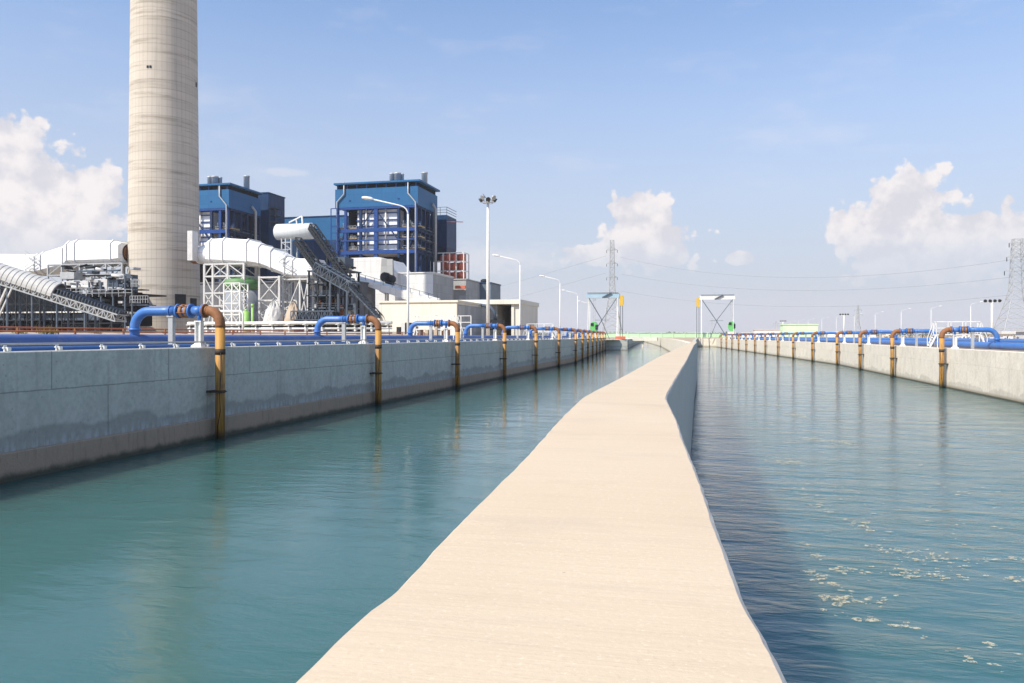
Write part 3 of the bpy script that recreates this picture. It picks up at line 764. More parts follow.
# ------------------------------------------------------------------ boiler houses
def boiler():
    U = 300.0
    t = thing('boiler_house', 'blue boiler house with white casing panels inside its open steel frame', 'boiler house', (-127, U, GZ), 'twin blue boiler houses')
    B = lambda n, mb, m, p=t: mb.build(n, M[m], p)
    vL, vR, dep = -145.2, -109.6, 24.0
    Z = lambda y: EYE - (y - HOR) * 318 / F
    zr, zc1, zc0, zb = Z(180.6), Z(186.2), Z(205), Z(257)
    mb = MB(); mb.loft([[(vL - .2, U - 1.0, zr - .5), (vR + 1.2, U - 1.0, zr - .5), (vR + 1.2, U + dep, zr - .5), (vL - .2, U + dep, zr - .5)], [(vL - .2, U - 1.0, zr + .2), (vR + 1.2, U - 1.0, zr + .2), (vR + 1.2, U + dep, zr + .2), (vL - .2, U + dep, zr + .2)]])
    rf = B('roof', mb, 'blue_clad')
    for (x, y0, w) in ((392, U + 8, 1.0), (397.5, U + 8, 1.35), (402, U + 10, .8), (424.5, U + 20, 1.25)):
        p = Wu(x, 178, y0); hh = 4.4 if x < 420 else 6.6; mb = MB(); mb.lathe((p.x, y0, 0), [(w, zr + .2), (w, zr + hh), (w * 1.12, zr + hh + .1), (w * 1.12, zr + hh + .6)], 16); B('roof_vent', mb, 'grey_steel', rf)
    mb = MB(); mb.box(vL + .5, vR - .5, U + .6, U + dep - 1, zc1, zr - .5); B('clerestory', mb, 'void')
    for k in range(9):
        mb = MB(); x = vL + 1 + (vR - vL - 2) * k / 8; mb.box(x - .25, x + .25, U + .25, U + .55, zc1, zr - .5); B('mullion', mb, 'blue_steel')
    mb = MB(); mb.box(vL, vR, U, U + dep, zc0, zc1); cl = B('cladding', mb, 'blue_clad')
    for k in (6, 16, 27): 
        mb = MB(); mb.box(vL + k, vL + k + .8, U - .25, U, zc0 + 2.6, zc0 + 2.9); B('vent_hood', mb, 'blue_steel', cl)
    # columns
    fx = [337, 345, 360, 375.4, 398, 407.5, 415.5]
    for x in fx:
        p = Wu(x, 250, U); w = 1.6 if x == 375.4 else 1.0
        mb = MB(); mb.box(p.x - w / 2, p.x + w / 2, U + .3, U + 1.3, GZ if x not in (375.4, 360, 398) else zb, zc0); B('column', mb, 'blue_steel' if x not in (360, 398) else 'navy_steel')
    for k in range(1, 6):
        y = U + dep * k / 5.0 - .8
        mb = MB(); mb.box(vR - 1.1, vR - .1, y, y + 1.0, GZ, zc0); B('column', mb, 'navy_steel')  # navy instead of bright blue paints in the shade of this side
    # beams
    xl, xr = Wu(337, 250, U).x, Wu(416, 250, U).x
    for yy, hh in ((206, 1.0), (228.7, 1.5), (239, .5), (251, 1.6)):
        mb = MB(); mb.box(xl, xr, U + .1, U + .9, Z(yy) - hh / 2, Z(yy) + hh / 2); B('beam', mb, 'blue_steel')
        mb = MB(); mb.box(vR - .9, vR - .25, U + 1.4, U + dep - .2, Z(yy) - hh / 2, Z(yy) + hh / 2); B('beam', mb, 'navy_steel')  # side beams have their shade put into the darker navy
    mb = MB()
    for (x0, y0, x1, y1) in ((361, 228, 374, 208), (379, 214, 405, 249), (340, 250, 345, 229), (408, 250, 415, 229)):
        mb.bar(Wu(x0, y0, U + .6), Wu(x1, y1, U + .6), .4)
    B('bracing', mb, 'navy_steel')
    # inner casing
    p0, p1 = Wu(357.5, 250, U + 2.6), Wu(398, 250, U + 2.6)
    mb = MB(); mb.box(p0.x, p1.x, U + 2.6, U + 17, Z(252), zc0 - 1); bp = B('casing', mb, 'boiler_panel')
    for yy in (211, 218, 224, 234, 243):
        mb = MB(); mb.box(p0.x - .3, p1.x + .3, U + 2.1, U + 2.598, Z(yy) - .2, Z(yy) + .2); B('buckstay', mb, 'blue_steel', bp)
    for x in (366.5, 386): 
        p = Wu(x, 230, U + 2); mb = MB(); mb.tube([(p.x, U + 1.7, Z(247)), (p.x, U + 1.7, zc0 - .5)], .35, 10); B('downpipe', mb, 'white_steel', bp)
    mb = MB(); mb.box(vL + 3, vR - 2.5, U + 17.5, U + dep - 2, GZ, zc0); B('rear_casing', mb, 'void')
    mb = MB(); mb.box(Wu(399, 250, U + 9).x, vR - 2.6, U + 9, U + 17, GZ, zc0); B('side_casing', mb, 'navy_clad')
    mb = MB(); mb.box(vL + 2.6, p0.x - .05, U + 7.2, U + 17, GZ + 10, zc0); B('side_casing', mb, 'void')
    # platforms with gear on them
    for yy in (227.5, 238, 249):
        for (x0, x1) in ((339, 357), (399, 421)):
            a, b = Wu(x0, yy, U + 2), Wu(x1, yy, U + 2)
            mb = MB(); mb.box(a.x, b.x, U + 1.5, U + 7, Z(yy) + .5, Z(yy) + .95); pf = B('platform', mb, 'yellow_floor')
            mb = MB()
            for h in (.9, 1.6): mb.bar((a.x, U + 1.4, Z(yy) + h), (b.x, U + 1.4, Z(yy) + h), .12)
            for k in range(6): x = a.x + (b.x - a.x) * k / 5; mb.bar((x, U + 1.4, Z(yy) + .5), (x, U + 1.4, Z(yy) + 1.6), .12)
            B('railing', mb, 'grey_steel', pf)
            mb = MB()
            for k in range(4):
                x = a.x + 1 + rnd.random() * (b.x - a.x - 2); h = 1 + rnd.random() * 2.2
                mb.tube([(x, U + 4, Z(yy) + .9), (x, U + 4, Z(yy) + .9 + h)], .4 + rnd.random() * .4, 8)
            B('equipment', mb, 'silo' if x0 < 350 else 'mid_steel', pf)
        for k in range(3):
            mb = MB(); mb.box(vR - 1.5, vR + .9, U + 2 + 7 * k, U + 7 + 7 * k, Z(yy) - .2, Z(yy) + .2); mb.bar((vR + .8, U + 2 + 7 * k, Z(yy) + 1.2), (vR + .8, U + 7 + 7 * k, Z(yy) + 1.2), .12); B('platform', mb, 'mid_steel')
    # downpipes outside
    mb = MB()
    mb.tube([Wu(344, 182, U - .5), Wu(344, 194, U - .5), Wu(337, 202, U - .5), Wu(337, 256, U - .5)], .28, 8); B('drainpipe', mb, 'grey_steel')
    mb = MB(); mb.tube([Wu(408, 182, U - .5), Wu(408, 193, U - .5), Wu(415.5, 202, U - .5), Wu(415.5, 300, U - .5)], .3, 8); B('drainpipe', mb, 'grey_steel')
    mb = MB(); mb.tube([(vR + .6, U + 16, zc0 + 3), (vR + 1.2, U + 18, zc0 + 1), (vR + 1.2, U + 18, Z(300))], .55, 12); B('vent_pipe', mb, 'grey_steel')
    for k in range(4):
        y = U + 4 + k * 5; z1 = zc0 - 4 - 5 * (k % 2); mb = MB(); mb.tube([(vR - 1.8, y, GZ), (vR - 1.8, y, z1)], .45, 8); B('riser_pipe', mb, 'mid_steel' if k % 2 else 'navy_steel')
    # outrigger stair frame on the left
    mb = MB(); a, b = Wu(331, 206, U - 1).x, Wu(337, 206, U - 1).x
    for x in (a, b):
        mb.bar((x, U - 1, GZ), (x, U - 1, Z(206)), .3); 
    for yy in (206, 215, 224, 231, 240, 249, 258): mb.bar((a, U - 1, Z(yy)), (b, U - 1, Z(yy)), .3)
    B('stair_frame', mb, 'blue_steel')
    return t
bh = boiler()
TT = tree_table()
b2 = copy_tree(bh, None, TT)
bh['label'] = 'blue boiler house with roof vents and white casing, seen whole above white buildings'
b2['label'] = 'blue boiler house partly hidden behind the concrete chimney'
b2.location = bh.location + Vector((-77.0, -11.0, 0))

# turbine hall, bunker towers
t, x0, x1, z = block('turbine_hall', 'long low blue turbine hall between the two boiler houses', 'hall', 262, 217.5, 345, 345, 30, 'blue_clad', 'navy_clad')
mb = MB(); mb.box(x0, x1, 344.6, 344.95, GZ, Wu(300, 241, 345).z); mb.build('lower_wall', M['navy_clad'], t)
t, x0, x1, z = block('bunker_tower', 'tall dark blue windowless tower against the half hidden boiler house', 'tower', 251, 193.5, 268.5, 318, 14, 'navy_clad')
p = Wu(270, 215, 318); mb = MB()
for x in (x1 + .4, x1 + 3.2):
    for y in (318.5, 324): mb.bar((x, y, p.z - 6), (x, y, p.z + 3.5), .25)
for zz in (-3, 0, 3): mb.box(x1, x1 + 3.4, 318.3, 324.2, p.z + zz, p.z + zz + .2)
mb.build('balcony', M['mid_steel'], t)

bk = thing('coal_bunker', 'dark blue hopper bunker on legs above the red lattice rack', 'bunker', (Wd(445, 300, 362).x, Wd(445, 300, 362).y, GZ))
c0 = Wd(436, 216, 350); c1 = Wd(458.5, 216, 362); z1 = EYE + 120 * 352 / F; z0 = EYE + 88 * 352 / F
xa, xb, ya, yb = c1.x - 13.0, c1.x - 1, c1.y - 14, c1.y
mb = MB(); mb.loft([[(xa + 3, ya + 3, z0 - 5.5), (xb - 3, ya + 3, z0 - 5.5), (xb - 3, yb - 3, z0 - 5.5), (xa + 3, yb - 3, z0 - 5.5)], [(xa, ya, z0), (xb, ya, z0), (xb, yb, z0), (xa, yb, z0)], [(xa, ya, z1), (xb, ya, z1), (xb, yb, z1), (xa, yb, z1)]])
mb.build('hopper', M['navy_clad'], bk)
for x in (xa + .5, xb - .5):
    for y in (ya + .5, yb - .5): mb = MB(); mb.bar((x, y, GZ), (x, y, z0), .7); mb.build('leg', M['navy_steel'], bk)
mb = MB()
for h in (1.1, 2.2, 3.4): mb.bar((xa, ya, z1 + h), (xb, ya, z1 + h), .18); mb.bar((xb, ya, z1 + h), (xb, yb, z1 + h), .18)
for k in range(5): mb.bar((xa + (xb - xa) * k / 4, ya, z1), (xa + (xb - xa) * k / 4, ya, z1 + 3.4), .18)
mb.build('railing', M['mid_steel'], bk)
mb = MB(); q = Wd(463, 222, 350); mb.bar((xb, ya, q.z), (q.x, q.y, q.z), .3); mb.build('jib', M['red_steel'], bk)

rk = thing('lattice_rack', 'red cylinders behind a white lattice frame beside the dark blue bunker', 'rack', (Wu(452, 336, 318).x, 318, GZ))
xs = [Wu(x, 270, 318).x for x in (438, 443.5, 450, 456.5, 464)]; zs = [Wu(450, y, 318).z for y in (296, 283, 279.5, 271, 261.5, 253)]
for k in range(1, 4):
    for i in range(2, 5):
        if k == 0: continue
        mb = MB(); mb.tube([(xs[k] + .35, 321, (zs[i] + zs[i + 1]) / 2), (xs[k + 1] - .35, 321, (zs[i] + zs[i + 1]) / 2)] if False else [((xs[k] + xs[k + 1]) / 2, 321, zs[i] + .35), ((xs[k] + xs[k + 1]) / 2, 321, zs[i + 1] - .3)], (xs[k + 1] - xs[k]) * .49, 16)
        mb.build('cylinder', M['red_steel'], rk)
mb = MB()
mb.tube([(xs[0] + 1.2, 322, zs[1]), (xs[0] + 1.2, 322, zs[5] - .5)], 1.4, 14); mb.build('red_duct', M['red_steel'], rk)
for x in xs[1:]:
    for y in (317.5, 325): mb = MB(); mb.bar((x, y, GZ), (x, y, zs[5]), .35); mb.build('column', M['white_steel'], rk)
for zz in zs[1:]:
    mb = MB(); mb.bar((xs[0], 317.5, zz), (xs[-1], 317.5, zz), .35); mb.bar((xs[-1], 317.5, zz), (xs[-1], 325, zz), .3); mb.build('beam', M['white_steel'], rk)
mb = MB()
for k in range(1, 4): mb.bar((xs[k], 317.6, zs[0]), (xs[k + 1], 317.6, zs[2]), .2); mb.bar((xs[k + 1], 317.6, zs[0]), (xs[k], 317.6, zs[2]), .2)
mb.build('bracing', M['pale_steel'], rk)
mb = MB(); mb.box(xs[1] + .3, xs[4] - .3, 320, 324, GZ, zs[1]); mb.build('base_block', M['grey_panel'], rk)

# white hopper building in front of the boiler
wb = thing('precipitator', 'white block with a sloping shoulder under the open frame of the boiler house', 'building', (Wu(370, 336, 270).x, 276, GZ))
u = 268; poly = [(344, 272), (349, 258), (378, 257), (383.5, 258), (394, 272), (396, 330), (340, 330)]
pp = [(Wu(x, y, u).x, max(GZ, Wu(x, y, u).z)) for x, y in poly]
mb = MB(); mb.prismy(pp, u, u + 20); mb.build('wall', M['white_block'], wb)
mb = MB(); a = Wu(382.5, 279, u - .2)
mb.loft([[(Wu(x, y, u - 1.4).x, u - 1.4, max(GZ, Wu(x, y, u - 1.4).z)) for x, y in ((381.5, 259), (392.5, 259), (393, 289), (380.5, 289))], [(Wu(x, y, u - .01).x, u - .01, max(GZ, Wu(x, y, u - .01).z)) for x, y in ((381.5, 258), (393.5, 260), (395, 291), (379, 291))]]); mb.build('shoulder', M['grey_panel'], wb)
fan = thing('fan_unit', 'round dark fan unit on a pole beside the white sloping block', 'fan', Wu(387, 295, 258))
for k, (x, y, rr) in enumerate(((384.5, 277, 1.7), (390, 279, 1.5), (388.5, 283, 1.3))):
    p = Wu(x, y, 258); mb = MB(); mb.tube([(p.x, 258, p.z), (p.x, 260, p.z)], rr, 14); mb.build('fan_drum', M['dark_steel'], fan)
p = Wu(388, 284, 259.5); mb = MB(); mb.bar((p.x, 259.5, GZ), (p.x, 259.5, p.z), .4); mb.bar((p.x - 2, 259.5, p.z), (p.x + 3, 259.5, p.z), .3); mb.build('stand', M['dark_steel'], fan)

t, x0, x1, z = block('white_building', 'low white building right below the boiler house columns', 'building', 395, 273.5, 433, 272, 24, 'white_block')
mb = MB(); mb.box(x1, x1 + .12, 272.2, 295.8, GZ, z - .3); mb.build('side_shade_panels', M['grey_panel'], t)  # grey ribbed panels, with this side's shade painted into their colour
block('grey_shed', 'grey panelled shed carrying a red strip below the red rack', 'shed', 434, 280, 466, 300, 20, 'grey_panel')
mb = MB(); fbox(mb, 455, 285.5, 465, 288.5, 297.5, 1.2); c = Wu(460, 288.5, 297.5); tag(mb.build('awning', M['red_steel'], None, c), 'small red strip awning on the grey shed wall', 'awning')
wh, x0, x1, z = block('warehouse', 'dark blue grey warehouse with a small roof unit behind the tall mast', 'warehouse', 466.5, 283.5, 491, 320, 16, 'slate_clad', 'navy_clad')
mb = MB(); p = Wu(483, 281, 322); mb.lathe((p.x, 324, 0), [(1.6, z + .4), (1.6, z + 1.6), (.8, z + 2.1)], 14); mb.build('roof_unit', M['dark_steel'], wh)

# long white gallery sliding down to the right
gl = thing('conveyor_gallery', 'long white enclosed gallery sloping down onto the cream building', 'conveyor', Wu(400, 310, 246))
a, b = Wu(357, 281, 246), Wu(438, 304, 246)
mb = MB(); mb.loft([[(p.x, 246, p.z - h0), (p.x, 250, p.z - h0), (p.x, 250, p.z + h1), (p.x, 248, p.z + h1 + .6), (p.x, 246, p.z + h1)] for p, h0, h1 in ((a, .6, 1.2), (b, 2.2, 1.2))]); mb.build('gallery', M['white_block'], gl)
mb = MB()
for k in range(10):
    q = a.lerp(b, k / 9); r2 = a.lerp(b, min(1, (k + 1) / 9)); mb.bar((q.x, 245.7, q.z + 1.2), (q.x, 245.7, q.z + 2.6), .14); mb.bar((q.x, 245.7, q.z + 2.6), (r2.x, 245.7, r2.z + 2.6), .12)
mb.build('handrail', M['mid_steel'], gl)
for k in (3, 6): q = a.lerp(b, k / 9); mb = MB(); mb.bar((q.x, 248, GZ), (q.x, 248, q.z - 1), .5); mb.build('leg', M['pale_steel'], gl)

# cream buildings
t, x0, x1, z = block('cream_building', 'plain cream flat roofed building with a blank sunlit front', 'building', 379.5, 302.5, 457, 172, 38, 'cream_block')
mb = MB(); mb.box(x1, x1 + .12, 172.2, 209.8, GZ, z - .5); mb.build('side_shade_panels', M['grey_panel'], t)  # grey panels carry the shade of this side in their colour
t = thing('open_bay_building', 'cream building with a dark open bay beside the tall white mast', 'building', (Wu(490, 336, 196).x, 205, GZ))
xa, xb = Wu(447, 300, 200).x, Wu(517.5, 300, 200).x; z1 = Wu(490, 300, 200).z; z2 = Wu(490, 304.5, 200).z
mb = MB(); mb.box(xa, xb + 1.2, 198, 222, z2, z1); mb.build('roof', M['cream_block'], t)
mb = MB(); mb.box(xa, Wu(497, 300, 200).x, 200, 221, GZ, z2 - .01); mb.build('wall', M['grey_panel'], t)
mb = MB(); mb.box(xb - .8, xb + 1, 199, 221, GZ, z2 - .01); mb.build('wall', M['cream_block'], t)
mb = MB(); mb.box(Wu(497, 300, 200).x, xb - .8, 214, 214.5, GZ, z2 - .01); mb.build('back_wall', M['grey_panel'], t)
mb = MB(); p = Wu(513, 318, 199); mb.box(p.x - .35, p.x + .35, 198.6, 199.3, GZ, z2 - .01); mb.build('column', M['cream_block'], t)
hv = thing('cooling_unit', 'dark machinery hanging beside the mast at the open bay', 'machine', Wu(495, 333, 190))
p = Wu(494.5, 325, 190)
mb = MB(); mb.box(p.x - 1.6, p.x + 1.8, 190, 193, p.z - 1.2, p.z + 1.3); mb.build('motor_box', M['dark_steel'], hv)
mb = MB(); mb.tube([(p.x, 191, p.z + 1.2), (p.x - .3, 191, p.z + 3.2), (p.x - 1.5, 191, p.z + 4.6), (p.x - 3.6, 191, p.z + 4.9)], .45, 10); mb.build('duct_arm', M['mid_steel'], hv)
mb = MB(); mb.bar((p.x, 191.5, GZ), (p.x, 191.5, p.z - 1.2), .5); mb.build('stand', M['dark_steel'], hv)

# ------------------------------------------------------------------ silo drum and black conveyor
dr = thing('drum_housing', 'big grey horizontal drum on a thin frame at the head of the black conveyor', 'drum', Wu(287, 336, 216))
a, b = Wu(267, 229.8, 190), Wu(304, 229.8, 190)
mb = MB(); R_ = 2.15; mb.tube([(a.x, 195, a.z), (a.x + .25, 195, a.z), (b.x - .25, 195, a.z), (b.x, 195, a.z)], [R_ - .25, R_, R_, R_ - .25], 40); mb.build('drum', M['silo'], dr)
mb = MB(); mb.tube([(b.x, 195, a.z - .4), (b.x + .9, 195, a.z - .4)], .8, 14); mb.build('nozzle', M['pale_steel'], dr)
p, q = Wu(289, 222.5, 194), Wu(302, 216, 194); mb = MB(); mb.bar(p, q, .3); mb.bar(q, (q.x + .3, q.y, q.z - 4.4), .35); mb.bar(Wu(296, 219, 194), Wu(297, 224, 194), .25); mb.build('hoist_frame', M['white_steel'], dr)
for x in (275, 279, 284.5):
    for y in (193.4, 196.6): mb = MB(); pt = Wu(x, 240, 190); mb.bar((pt.x, y, GZ), (pt.x, y, a.z - 2), .28); mb.build('leg', M['grey_steel'], dr)
mb = MB()
for k in range(5):
    z = a.z - 3 - 1.9 * k; m0, m1 = Wu(275, 240, 190).x, Wu(284.5, 240, 190).x
    mb.bar((m0, 193.4, z), (m1, 193.4, z), .22); mb.bar((m0, 193.4, z), (m1, 193.4, z - 1.9), .16)
mb.build('bracing', M['grey_steel'], dr)

def conveyor(label, a, b, h, w, bays, th, mat, deck, legs):
    a, b = Vector(a), Vector(b)
    cv = thing('conveyor', label, 'conveyor', (b.x, b.y, GZ))
    mb = MB(); mb.tri_truss(a, b, h, w, bays, th); mb.build('truss', M[mat], cv)
    d = (b - a).normalized(); sd = d.cross(Vector((0, 0, 1))).normalized() * w * .53; up = sd.cross(d).normalized()
    mb = MB(); mb.loft([[p - sd + up * h * .12, p + sd + up * h * .12, p + sd + up * h * .5, p - sd + up * h * .5] for p in (a, b)]); mb.build('belt_deck', M[deck], cv)
    for f in legs:
        p = a.lerp(b, f)
        for e in (-1, 1):
            mb = MB(); mb.bar(p + sd * e, (p.x + e * sd.x * 1.6, p.y + sd.y * e, GZ), th * 1.4); mb.build('leg', M[mat], cv)
    return cv
conveyor('upper of the black lattice conveyors dropping steeply from the grey drum', Wu(311, 229, 188), Wu(347, 281, 178), 1.5, 1.5, 9, .3, 'dark_steel', 'dark_steel', (.55,))
conveyor('lower of the black lattice conveyors below the grey drum', Wu(297, 243, 187), Wu(329, 286, 176), 1.5, 1.5, 9, .3, 'dark_steel', 'dark_steel', ())
conveyor('dark blue grey conveyor flight dropping toward the cream building', Wu(316, 272, 177), Wu(353, 293, 174), 2.4, 2.6, 8, .3, 'mid_steel', 'dark_steel', (.5, .95))
conveyor('steep dark stair flight ending at the cream building wall', Wu(350, 288, 173), Wu(378, 318, 171), .9, 1.6, 8, .2, 'dark_steel', 'mid_steel', (.6,))

tw = thing('transfer_tower', 'dark jumbled conveyor transfer tower above the black box girder', 'tower', (Wu(330, 336, 180).x, 184, GZ))
xs = [Wu(x, 300, 180).x for x in (309, 318, 327, 336, 345)]; z1 = Wu(327, 258, 180).z
for i, x in enumerate(xs):
    for y in (180, 188):
        mb = MB(); mb.bar((x, y, GZ), (x, y, z1 - (3 if i in (0, 4) else 0)), .4); mb.build('column', M['dark_steel'], tw)
for k in range(6):
    z = GZ + (z1 - GZ) * (k + .6) / 6.6
    mb = MB(); mb.box(xs[0] - .5, xs[-1] + .6, 179.8, 188.4, z - .14, z + .14)
    for h in (.6, 1.1): mb.bar((xs[0], 179.8, z + h), (xs[-1], 179.8, z + h), .09)
    mb.build('floor', M['mid_steel'], tw)
for k in range(60):
    x = xs[0] + rnd.random() * (xs[-1] - xs[0]); z = GZ + (z1 - GZ) * rnd.random() * .9; w, h = .5 + rnd.random() * 1.2, .5 + rnd.random() * 1.4; y = 180.5 + rnd.random() * 5
    mb = MB()
    if k % 3: mb.box(x - w / 2, x + w / 2, y, y + 1.6, z, z + h)
    else: mb.tube([(x, y + .6, z), (x, y + .6, z + h * 1.5)], w * .45, 10)
    mb.build('machine', M[('dark_steel', 'mid_steel', 'pale_steel', 'dark_steel', 'void', 'silo', 'orange_pipe')[k % 7]], tw)
mb = MB(); mb.box(Wu(331, 255, 181).x, Wu(345, 255, 181).x, 181, 186, Wu(338, 268, 181).z, Wu(338, 257, 181).z); mb.build('drive_house', M['mid_steel'], tw)
mb = MB(); mb.box(Wu(345, 266, 181).x, Wu(351, 266, 181).x, 181, 184, Wu(338, 268, 181).z, Wu(338, 266.4, 181).z); mb.build('jib', M['dark_steel'], tw)

# black box girder near the ground
bg = thing('box_girder', 'black lattice box girder lying low under the transfer tower', 'girder', Wu(316, 334, 170))
a, b = Wu(294, 320, 170), Wu(337, 320, 170); a.y = b.y = 170; b.z = a.z
mb = MB(); mb.tri_truss(a, b, 2.0, 3, 14, .26); mb.build('truss', M['mid_steel'], bg)
mb = MB(); mb.box(a.x + .2, b.x - .2, 171.2, 171.9, a.z, a.z + 1.8); mb.build('core', M['void'], bg)
for f in (.06, .5, .94): p = a.lerp(b, f); mb = MB(); mb.box(p.x - .3, p.x + .3, 169.3, 172.6, GZ, a.z - .12); mb.build('leg', M['dark_steel'], bg)

# ------------------------------------------------------------------ ribbed conveyor tube on the left
tb = thing('tube_conveyor', 'ribbed pale conveyor cover on a lattice girder sloping down toward the chimney', 'conveyor', Wu(60, 336, 120))
a, b = Wd(-30, 266, 128), Wd(58.5, 295.5, 128); n = 18; d = (b - a).normalized()
side = d.cross(Vector((0, 0, 1))).normalized(); up = side.cross(d).normalized(); rad = 2.05
def hood(p, rr): return [p + side * rr * math.cos(R(t)) + up * rr * math.sin(R(t)) for t in range(-8, 189, 14)]
mb = MB(); loops = []
for k in range(n):
    for f, g in ((0, .95), (.12, 1.0), (.5, 1.0), (.88, 1.0), (.97, .95)): loops.append(hood(a.lerp(b, (k + f) / n), rad * g))
mb.loft(loops, False, False, False)
mb.loft([hood(a, rad * .90), hood(b, rad * .90)], True, False, False)
mb.build('cover', M['cover_sheet'], tb)
e = Wd(122, 318, 128)
a2 = a - up * 1.1; e2 = e - up * .6
mb = MB(); mb.tri_truss(a2, e2, 1.1, 3.6, 34, .2); mb.build('girder', M['grey_steel'], tb)
mb = MB(); mb.loft([[p - side * 1.3 + up * .5, p + side * 1.3 + up * .5, p + side * 1.3 + up * .75, p - side * 1.3 + up * .75] for p in (a, e)]); mb.build('belt', M['dark_steel'], tb)
mb = MB()
for k in range(22):
    p = b.lerp(e, k / 21)
    pts = [p + side * s_ * 1.5 + up * h for s_, h in ((-1, .2), (-1, 1.15), (1, 1.15), (1, .2))]
    for q, r2 in zip(pts, pts[1:]): mb.bar(q, r2, .13)
mb.build('hoops', M['mid_steel'], tb)
for f in (.12, .30, .46, .62, .8):
    p = a2.lerp(e2, f)
    for s_ in (-1.6, 1.6): 
        q = p + side * s_; mb = MB(); mb.bar(q, (q.x, q.y, GZ), .24); mb.build('leg', M['mid_steel'], tb)
mb = MB()
for f in (.2, .3): 
    p = a2.lerp(e2, f) - side * 1.6 * -1; mb.bar(p, (p.x - 5, p.y, GZ), .3); mb.bar((p.x + 1, p.y, p.z), (p.x - 4, p.y, GZ), .2)
mb.build('raking_strut', M['pale_steel'], tb)

ds = thing('crusher_shed', 'dark open sided shed with a thin pale roof edge below the ribbed conveyor', 'shed', (Wu(40, 336, 134).x, 138, GZ))
x0, x1 = Wu(-40, 320, 134).x, Wu(97, 320, 134).x; z = Wu(40, 312.5, 134).z
mb = MB(); mb.box(x0, x1 - 3.2, 133.6, 142, z - .1, z + .16); mb.build('roof', M['white_steel'], ds)
mb = MB(); mb.box(x0, x1, 135, 141, GZ, z - .12); mb.build('wall', M['void'], ds)  # near-black box stands in for the shaded open interior
mb = MB(); mb.box(x0, x1, 134.4, 134.9, z - 1.6, z - .3); mb.build('fascia', M['mid_steel'], ds)
for k in range(9): x = x0 + (x1 - x0) * (k + .3) / 9; mb = MB(); mb.bar((x, 134.2, GZ), (x, 134.2, z - .1), .16); mb.build('post', M['void'], ds)

frame('steel_frame', 'dark lattice frame standing under the upper run of the ribbed conveyor', [-6, 4, 16, 27, 40], 288, 335, 131, 3, [.1, .4, .7, 1.0], 'dark_steel', .22)
frame('steel_frame', 'low dark braced frame under the lower end of the ribbed conveyor', [62, 74, 87, 100, 112], 308, 335, 132, 3, [.1, .55, 1.0], 'dark_steel', .2)
# dark machine house below the duct
mh = thing('machine_house', 'dark machinery house with grey cabin boxes and railings beside the chimney foot', 'building', (Wu(100, 336, 168).x, 172, GZ))
def part(nm, x0, y0, x1, y1, u, dep, m): mb = MB(); fbox(mb, x0, y0, x1, y1, u, dep); return mb.build(nm, M[m], mh)
part('cabin', 89, 279, 107, 293, 168, 3, 'pale_steel'); part('cabin', 107.2, 279.5, 118, 296, 168, 3, 'mid_steel'); part('cabin', 118.2, 281, 124, 294, 169, 2.5, 'pale_steel'); part('cabin', 124.2, 274.5, 131, 294, 169.2, 2.5, 'mid_steel')
part('cabin', 112, 274, 123.5, 279, 171, 2.5, 'pale_steel'); part('cover', 62, 281, 88, 287, 169, 7, 'pale_steel'); part('floor', 55, 293.5, 134, 295, 166, 12, 'dark_steel')
part('wall', 60, 295.1, 118, 306, 169, 8, 'void'); part('wall', 0, 283, 62, 312, 174, 6, 'void'); part('wall', 62, 306.2, 136, 326, 170, 6, 'void'); part('wall', 118.2, 299, 131, 306, 175, 2, 'void')  # near-black boxes paint the shade behind the machinery
for (x0, x1, y0, y1) in ((91, 93, 282, 285), (96, 98, 282, 285), (101, 103, 282, 285), (114, 116, 276, 278), (120, 122.5, 283, 287), (126, 129, 278, 283), (109, 112, 284, 290)): part('window', x0, y0, x1, y1, 167.9 if x1 < 119 else 168.9, .12, 'roof_void_glass')
part('tank_top', 60, 272, 74, 279, 176, 4, 'grey_steel'); part('pipe_bundle', 74, 270, 118, 271.4, 178, 1, 'mid_steel'); part('pipe_bundle', 66, 275, 112, 276, 179, 1, 'dark_steel'); part('hopper', 118.2, 296, 130, 306, 168, 7, 'dark_steel')
part('balcony', 131.2, 289, 141, 290, 167, 3, 'mid_steel'); part('balcony', 130, 304.5, 148, 305.5, 167, 3, 'mid_steel')
for (x0, y0, x1) in ((55, 288.5, 92), (86, 290, 132), (131, 280, 141), (130, 296, 148)):
    mb = MB(); a, b = Wu(x0, y0, 165.8), Wu(x1, y0, 165.8); b.z = a.z
    for h in (0, -.8): mb.bar(a + Vector((0, 0, h)), b + Vector((0, 0, h)), .1)
    for k in range(8): p = a.lerp(b, k / 7); mb.bar(p, p - Vector((0, 0, 1.7)), .1)
    mb.build('railing', M['grey_steel'], mh)
for x in (64, 76, 88, 100, 112, 124, 131):
    mb = MB(); p = Wu(x, 290, 166); mb.bar((p.x, 166.4, GZ), (p.x, 166.4, Wu(x, 282 if x < 120 else 276, 166).z), .32); mb.build('column', M['mid_steel'], mh)
for k in range(80):
    x = 60 + rnd.random() * 72; y = (266 if k % 5 == 0 else 281) + rnd.random() * (14 if k % 5 == 0 else 36); p = Wu(x, y, 167); w, h = .15 + rnd.random() * .55, .15 + rnd.random() * .6
    mb = MB()
    if k % 4 == 0: mb.tube([p, p + Vector((1 + rnd.random() * 3, .3, rnd.random() - .5))], .22 + .2 * rnd.random(), 8)
    else: mb.box(p.x - w, p.x + w, 167.2, 169.8, p.z - h / 2, p.z + h / 2)
    mb.build('machine', M[('pale_steel', 'mid_steel', 'dark_steel', 'grey_steel', 'void', 'dark_steel')[k % 6]], mh)

